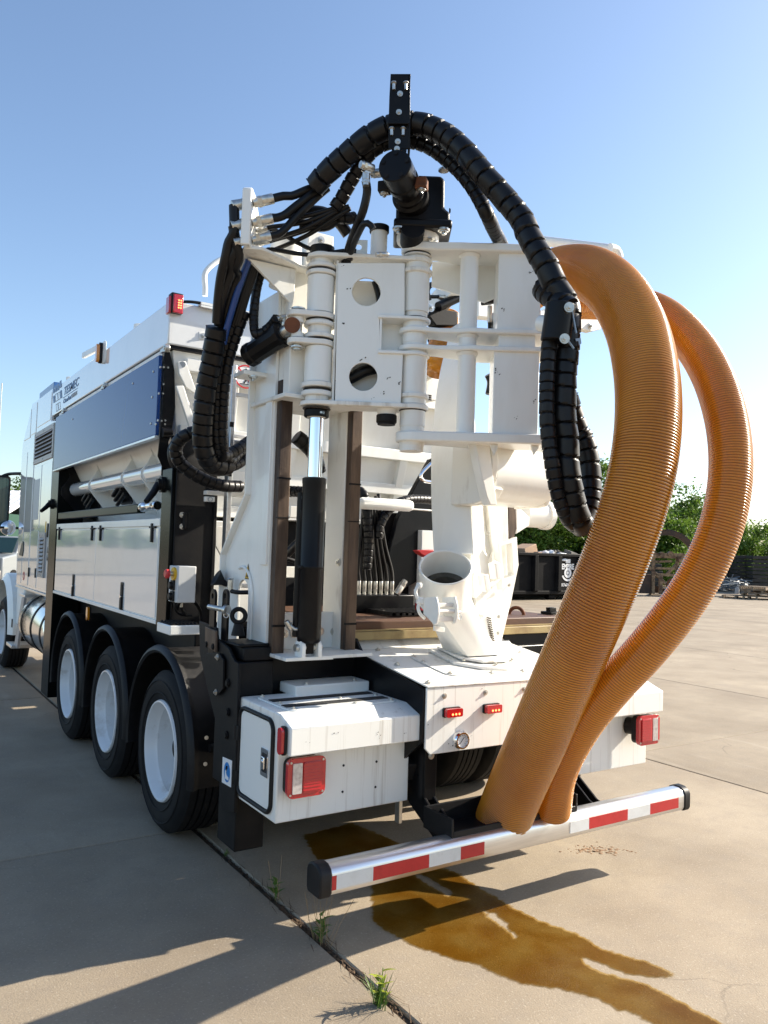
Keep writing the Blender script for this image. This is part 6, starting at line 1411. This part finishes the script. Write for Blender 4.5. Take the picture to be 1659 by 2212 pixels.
VAR = [tree_meshes(21,7.0,3.3), tree_meshes(22,6.0,3.4), tree_meshes(23,5.2,3.6,80), tree_meshes(24,8.2,3.2)]
def tree(label, p, v, s, rz, group):
    t = thing('tree', label, 'tree', (0,0,0), group)
    for nm, me in zip(('crown','trunk'), VAR[v]):
        o = bpy.data.objects.new(nm, me); COL.objects.link(o); o.parent = t
    t.location = (p.x,p.y,-.03); t.scale = (s,s,s); t.rotation_euler = (0,0,rz); return t
def far(x, d): p = at(None,x,1205,d=d); p.z = 0; return p
for x, d, v, s, rz, lb in ((1130,54,1,1.0,.3,'dark green tree behind the left end of the black skip'),(1205,56,0,1.0,1.4,'tree rising behind the black skip left of the hanging hose loop'),
        (1290,60,3,1.10,2.2,'tall tree beside the hanging black hose loop, left of the thick hose'),(1375,52,1,1.0,.9,'tree mostly hidden behind the thick orange hose'),(1462,57,0,.97,4.0,'tree between the two orange hoses, above the toothed wheel'),
        (1540,60,2,1.0,5.0,'tree mostly hidden behind the thinner orange hose'),(1628,58,2,.9,2.6,'light green tree at the right edge beyond the pallets'),(1700,61,1,.75,3.3,'tree cut by the right edge of the picture'),(1590,70,0,.8,.2,'small far tree behind the right hose')):
    tree(lb, far(x,d), v, s, rz, 'trees beyond the yard')
tree('tree top showing over the pale roof of the green building', far(44,75), 3, .98, .4, 'trees beyond the yard')
for i, a_ in enumerate((-29,-26.5,-24.5,-22.8,-21,-19.4,-17.9,-16.4,-15,-13.5,-12,-10.6,-9.1,-7.6,-6.1,-4.5,-3,-1.5)):      # the tree line goes on to the left, mirrored in the glossy flank
    d_ = 250+18*math.sin(i*2.1); tree('tree of the row beyond the left edge of the picture', V((CAM.x+d_*math.sin(rad(a_)), d_*math.cos(rad(a_)), 0)), (i*3+1) % 4, .92+.12*math.sin(i*1.7), i*1.3, 'trees left of the picture')
# ================================================================== YARD THINGS
SKIP = mat('skip_black', (.003,.003,.004), .45, spec=.12, noise=.7, nscale=1.6, col2=(.013,.012,.012), rvar=.3, bump=.1, bscale=3)
sk = thing('skip_container', 'long black steel skip with white emblem, heaped with rubbish', 'skip', (18.5,23.4,0))
x0, x1, y0, y1, zt2 = 14.2, 22.6, 22.3, 24.7, 1.70
MB().box(x0,x1,y0,y0+.06,.28,zt2).build('side_wall', SKIP, sk, .01); MB().box(x0,x1,y1-.06,y1,.28,zt2).build('side_wall', SKIP, sk, .01)
MB().box(x0,x0+.06,y0,y1,.28,zt2).build('end_wall', SKIP, sk, .01); MB().box(x1-.06,x1,y0,y1,.28,zt2).build('end_wall', SKIP, sk, .01); MB().box(x0,x1,y0,y1,.24,.30).build('skip_floor', SKIP, sk)
MB().box(x0-.06,x1+.06,y0-.10,y0+.08,zt2,zt2+.12).build('top_rail', SKIP, sk, .02); MB().box(x0-.06,x1+.06,y1-.08,y1+.08,zt2,zt2+.12).build('top_rail', SKIP, sk, .02)
MB().box(x0,x1,y0-.06,y0+.04,.22,.36).build('bottom_rail', SKIP, sk, .02)
ra_, rb_ = at('K',150,900,Y=22.3).x, at('K',300,900,Y=22.3).x
for i in range(-3,4):
    x = ra_+(rb_-ra_)*i; MB().prism([(x,y0,.30),(x+.30,y0,.30),(x+.24,y0-.14,.36),(x+.06,y0-.14,.36)],(0,0,1.36)).build('wall_rib', SKIP, sk, .01)
for x in (x0+.4,x1-2.9): MB().cyl((x,y0+.2,.12),(x+.35,y0+.2,.12),.12,n=18).build('roller', SKIP, sk)
for y in (y0+.5,y1-.6): MB().box(x0,x1,y,y+.12,.08,.26).build('skid_rail', SKIP, sk)
em = at('K',382,880,Y=y0-.004)
text('EMPIRE', .30, (em.x,y0-.006,em.z+.02), (1,0,0), (0,0,1), SIGNW, sk, 'lettering', 0, .002, 'CENTER', sx=.72, bold=.012)
bd = MB().box(em.x-.13,em.x+.13,y0-.01,y0-.004,em.z+.27,em.z+.42).build('emblem_top', SIGNW, sk)
MB().plate(circ(em.x,em.z-.13,.20,28),[circ(em.x,em.z-.13,.10,20)],PY(y0-.004),(0,-.006,0)).build('emblem_ring', SIGNW, sk)
MB().plate(circ(em.x,em.z-.13,.07,20),[],PY(y0-.004),(0,-.006,0)).build('emblem_disc', SIGNW, sk)
MB().plate([(em.x+r_*math.cos(rad(a)),em.z-.10+r_*math.sin(rad(a))) for r_,rg_ in ((.36,range(205,336,10)),(.28,range(335,204,-10))) for a in rg_],[],PY(y0-.004),(0,-.006,0)).build('emblem_arc', SIGNW, sk)
text('817-676-1280', .17, (em.x,y0-.006,em.z-.66), (1,0,0), (0,0,1), SIGNW, sk, 'lettering', 0, .002, 'CENTER', sx=.72, bold=.006)
nn_ = at('K',462,855,Y=y0-.004); text('34', .24, (nn_.x-.12,y0-.006,nn_.z-.08), (1,0,0), (0,0,1), SIGNW, sk, 'lettering', 0, .002, 'LEFT')
# rubbish on top
CARD = mat('cardboard', (.38,.25,.16), .8); BAGW = mat('white_bag', (.75,.75,.75), .4, bump=.6, bscale=6); BAGK = mat('dark_rubbish', (.06,.055,.05), .7, noise=.9, nscale=3, col2=(.22,.19,.16)); BAGR = mat('red_bag', (.5,.06,.05), .5)
def lump(name, label, c, sx_, sy_, sz_, m, seed, cat, grp):
    r = random.Random(seed); bm = bmesh.new(); bmesh.ops.create_icosphere(bm, subdivisions=3, radius=1)
    for v in bm.verts:
        k = 1+.22*math.sin(v.co.x*5+seed)+.18*math.sin(v.co.y*6+seed*2)+.15*math.sin(v.co.z*7+seed*3)+r.uniform(-.05,.05); v.co = V((v.co.x*sx_*k,v.co.y*sy_*k,v.co.z*sz_*k))+V(c)
    me = bpy.data.meshes.new(name); bm.to_mesh(me); bm.free(); me.materials.append(m); o = bpy.data.objects.new(name, me); COL.objects.link(o); tag(o, label, cat, grp); return o
hp2 = MB(); r = random.Random(5)
for i in range(150):
    c = V((r.uniform(x0+.3,x1-.3), r.uniform(y0+.3,y1-.3), 1.60+r.random()*.22)); a = r.uniform(0,3.14); hp2.obox(c, V((math.cos(a),math.sin(a),r.uniform(-.4,.4)))*r.uniform(.1,.4), V((-math.sin(a),math.cos(a),r.uniform(-.4,.4)))*r.uniform(.05,.3), V((0,0,1))*r.uniform(.02,.12))
tag(hp2.build('rubbish_heap', BAGK, smooth=False), 'loose dark rubbish filling the black skip', 'rubbish', kind='stuff')
c = at('K',105,768,Y=22.9); cbx = MB().obox(c-V((0,0,.02)), (.36,.05,.10), (-.1,.30,0), (-.07,0,.26)).build('cardboard_box', CARD, bevel=.02); tag(cbx, 'tilted brown cardboard box on the rubbish in the skip', 'box')
c = at('K',175,792,Y=22.8); tag(MB().obox(c, (.32,.05,-.05), (-.1,.30,0), (.03,0,.12)).build('cardboard_box', CARD, bevel=.02), 'flattened pale cardboard box beside the white bags in the skip', 'box')
lump('rubbish_bag', 'big crumpled white bag on the right of the rubbish heap', at('K',320,808,Y=22.9), .72,.5,.22, BAGW, 3, 'bag', 'white rubbish bags'); lump('rubbish_bag', 'small white bag with a red one beside it on the heap', at('K',245,800,Y=22.7), .28,.3,.24, BAGW, 5, 'bag', 'white rubbish bags'); lump('rubbish_bag', 'small red bag between the white bags', at('K',228,806,Y=22.6), .13,.2,.16, BAGR, 8, 'bag', 'white rubbish bags')
# trencher wheel
BEIGE = mat('beige_steel', (.30,.20,.11), .6, noise=1., nscale=4, col2=(.07,.035,.018), lo=.4, hi=.6); DRUST = mat('dark_rust', (.055,.035,.025), .7, noise=.7, nscale=4, col2=(.12,.06,.03))
mc = at('M',580,900,Y=23.8); wc = at('M',585,640,Y=24.6)
tw = thing('trenching_wheel', 'rusty toothed trenching wheel on a beige steel frame between the hoses', 'machine', (mc.x,mc.y,0))
fd2 = V((.80,-.60,0)); fn = V((.60,.80,0))
def tp3(a, z, o=0): return V((mc.x,mc.y,0))+fd2*a+fn*o+V((0,0,z))
Rw = 1.46; wz = 1.62
ring = MB().lathe([(Rw-.20,-.14),(Rw,-.14),(Rw,.14),(Rw-.20,.14)], tp3(.16,wz,.5), fn, 64, closed=True).build('wheel_ring', DRUST, tw)
tm = MB().obox((0,0,0),(.045,0,0),(0,.11,0),(0,0,.05)).mesh('tooth', DRUST, smooth=False)
for k in range(64):
    a = 2*math.pi*k/64; o = bpy.data.objects.new('tooth', tm); COL.objects.link(o); attach(o, tw)
    x_ = fd2*math.cos(a)+V((0,0,1))*math.sin(a); o.matrix_basis = Matrix.Translation(tp3(.16,wz,.5)+x_*(Rw+.02)) @ Matrix((x_.cross(fn), fn, x_)).transposed().to_4x4()
for a_, b_, w in (((-.55,.1),(-.55,1.95),.14),((.55,.6),(.55,1.95),.14),((-.62,1.9),(.75,1.9),.24),((-.5,1.30),(.55,1.30),.10),((-.55,1.0),(.65,1.0),.12),((-.75,1.35),(.05,.55),.12),((-.2,.1),(-.2,.95),.16),((.45,1.05),(.85,.75),.14),((-.5,1.6),(.3,1.65),.10),((.05,1.0),(.5,1.5),.12)):
    MB().bar(tp3(*a_), tp3(*b_), w, w, fn).build('frame_bar', BEIGE, tw, .01)
for a, z, r_ in ((-.62,1.95,.17),(.72,1.82,.22),(-.2,1.95,.12),(.2,1.98,.13)): MB().cyl(tp3(a,z,-.18), tp3(a,z,.05), r_, n=18).build('bearing', BEIGE, tw)
MB().lathe([(.22,-.05),(.30,-.05),(.30,.05),(.22,.05)], tp3(.35,.55,-.05), fn, 30, closed=True).build('sprocket', RUST, tw); MB().cyl(tp3(.35,.55,-.08),tp3(.35,.55,.05),.12,n=18).build('sprocket_hub', RUST, tw)
MB().obox(tp3(-.85,.55,.2),(.25,-.18,0),(.1,.14,0),(0,0,.45)).build('side_block', DRUST, tw, .02); MB().obox(tp3(1.05,.6,.1),(.3,-.22,0),(.1,.14,0),(0,0,.5)).build('side_block', DRUST, tw, .02)
PAL = mat('pallet_wood', (.25,.19,.13), .85, noise=.8, nscale=4, col2=(.20,.15,.10), stretch=(1,1,3), bump=.2)
def pallet(p, rz, label, w=1.2, l=1.2):
    t = thing('pallet', label, 'pallet', (p.x,p.y,p.z), 'wooden pallets by the trees'); Rm = Matrix.Rotation(rz,3,'Z')
    def bx(name, c, h): 
        MB().obox(V(p)+Rm@V(c), Rm@V((h[0],0,0)), Rm@V((0,h[1],0)), (0,0,h[2])).build(name, PAL, t)
    for i in range(7): bx('deck_board', (-w/2+.05+i*(w-.1)/6,0,.135), (.06,l/2,.011))
    for j in (-1,0,1): bx('runner', (0,j*(l/2-.05),.07), (w/2,.045,.05))
    for i in (0,3,6): bx('bottom_board', (-w/2+.05+i*(w-.1)/6,0,.010), (.05,l/2,.010))
    return t
def gpt(k,x,y,z=0): p = at(k,x,y,Z=0); p.z = z; return p
pallet(gpt('M',590,915), .6, 'wide pallet under the toothed wheel frame', 2.2, 1.4)
pallet(gpt('M',1330,945), .5, 'pallet carrying the tangle of cables right of the outer hose', 1.3, 1.2)
p_ = gpt('M',1540,955); pallet(p_, .55, 'bottom pallet of the stack at the right edge', 1.5, 1.2)
for k in range(1,4): pallet(p_+V((.05*k,0,.15*k)), .55+.12*k*(-1)**k, ['','second pallet up in the stack at the right edge','third pallet up in the stack at the right edge','top pallet of the stack at the right edge'][k], 1.5, 1.2)
cb_ = MB(); q_ = gpt('M',1310,930)
for i in range(26):
    c = q_+V((r.gauss(0,.32),r.gauss(0,.3),.2+abs(r.gauss(0,.22)))); pts = [c+V((r.gauss(0,.35),r.gauss(0,.3),abs(r.gauss(0,.2)))) for _ in range(5)]; cb_.tube(smooth_path(pts,.08), .022, 5)
tag(cb_.build('cable_tangle', mat('grey_cable', (.10,.13,.16), .5, objrand=.2)), 'tangle of grey and blue cables on a pallet', 'cables', kind='stuff')
for i, (dx, col, lb) in enumerate(((-.35,(.42,.44,.45),'pale grey plastic can standing in the cable tangle'),(.15,(.10,.16,.22),'dark blue plastic can leaning in the cable tangle'))):
    c = q_+V((dx,-.35,.16)); tag(MB().cyl(c,c+V((.02*i,0,.30)),.11,n=16).cyl(c+V((.02*i,0,.30)),c+V((.02*i,0,.35)),.05,n=12).build('plastic_can', mat('can_plastic%d'%i, col, .4), bevel=.01), lb, 'can', 'cans on the pallet')
TRK = mat('track_black', (.022,.021,.020), .6, noise=.7, nscale=2, col2=(.06,.05,.04), bump=.4, bscale=6)
for i, (x, d, h, w) in enumerate(((1385,47,1.5,2.2),(1575,46,1.95,1.6),(1612,45,2.1,1.5),(1650,44,2.1,1.6),(1690,44,2.0,1.6),(1500,50,1.7,2.0))):
    p = far(x,d); t = thing('track_stack', ('dark stack of steel track plates, number %s from the thick hose' % ['one','three','four','five','six','two'][i]) if False else ['dark stack of track plates behind the thick orange hose','dark stack of track plates nearest the outer hose on its right','taller dark stack of track plates above the cable pallet','dark stack of track plates above the pallet stack','dark stack of track plates cut by the right edge','dark stack of track plates between the hoses behind the wheel'][i], 'track stack', (p.x,p.y,0), 'stacks of track plates')
    nl = int(h/.21)
    for k in range(nl): MB().obox(p+V((r.uniform(-.06,.06),r.uniform(-.06,.06),.10+k*.21)), fd2*(w/2), fn*.5, (0,0,.088)).build('track_plate', TRK, t, .015)
# green building, parked van, pole at the left edge
GB = mat('green_cladding', (.012,.055,.035), .45); WR = mat('pale_roof', (.70,.71,.72), .4)
bp_ = far(20,62); bld = thing('metal_building', 'dark green metal building with pale ribbed roof behind the mirrors', 'building', (bp_.x,bp_.y,0))
fx = V((.835,-.55,0)); fy = V((.55,.835,0)); bc = V((bp_.x,bp_.y,0))-fx*7
MB().obox(bc+V((0,0,1.75)), fx*9, fy*5, (0,0,1.80)).build('wall', GB, bld)
for i in range(46): MB().obox(bc+fx*(-8.9+i*.4)-fy*5.02+V((0,0,1.75)), fx*.04, fy*.03, (0,0,1.78)).build('cladding_rib', GB if i%3 else LOGOG, bld)
MB().prism([bc+fx*-9.3-fy*5.4+V((0,0,3.5)), bc+fx*-9.3+fy*0+V((0,0,5.4)), bc+fx*-9.3+fy*5.4+V((0,0,3.5)), bc+fx*-9.3+fy*5.4+V((0,0,3.62)), bc+fx*-9.3+V((0,0,5.55)), bc+fx*-9.3-fy*5.4+V((0,0,3.66))], fx*18.6).build('roof', WR, bld)
for i in range(32): 
    o_ = bc+fx*(-9.2+i*.58); MB().bar(o_-fy*5.42+V((0,0,3.67)), o_+V((0,0,5.57)), .06,.05).build('roof_rib', WR, bld)
vp = far(2,26); VANG = mat('van_grey', (.22,.24,.25), .3, coat=.5)
van = thing('parked_truck', 'grey parked pickup truck with wide windscreen at the left edge', 'truck', (vp.x,vp.y,0))
ux, uy = V((.87,-.49,0)), V((.49,.87,0))
def vb(pts, x0_, x1_, name, m, bv=.03): MB().prism([V((vp.x,vp.y,0))+ux*x0_+uy*a+V((0,0,z)) for a,z in pts], ux*(x1_-x0_)).build(name, m, van, bv)
vb([(-2.2,.45),(2.6,.45),(2.6,1.15),(.9,1.15),(.45,1.78),(-.75,1.80),(-1.15,1.25),(-2.2,1.15)], -.95,.95,'body',VANG,.05)
vb([(-1.20,1.27),(-.80,1.74),(-.82,1.75),(-1.22,1.28)], -.82,.82,'windscreen',GLASSD,0)
vb([(-2.24,.5),(-2.2,.5),(-2.2,.75),(-2.24,.75)], -.9,.9,'bumper',ZINC,.01)
for a in (-1.4,1.6):
    for s_ in (-.95,.78): c = V((vp.x,vp.y,.38))+ux*s_+uy*a; MB().cyl(c,c+ux*.2,.38,n=28).build('tyre', RUBBER, van)
pl_ = at(None,2,870,d=40); tag(MB().cyl((pl_.x,pl_.y,0),(pl_.x,pl_.y,pl_.z+.6),.035,.025,n=10).cyl((pl_.x,pl_.y,pl_.z+.6),(pl_.x,pl_.y,pl_.z+1.0),.03,n=10).build('flag_pole', ZINC), 'thin grey pole rising at the left edge above the mirror', 'pole')
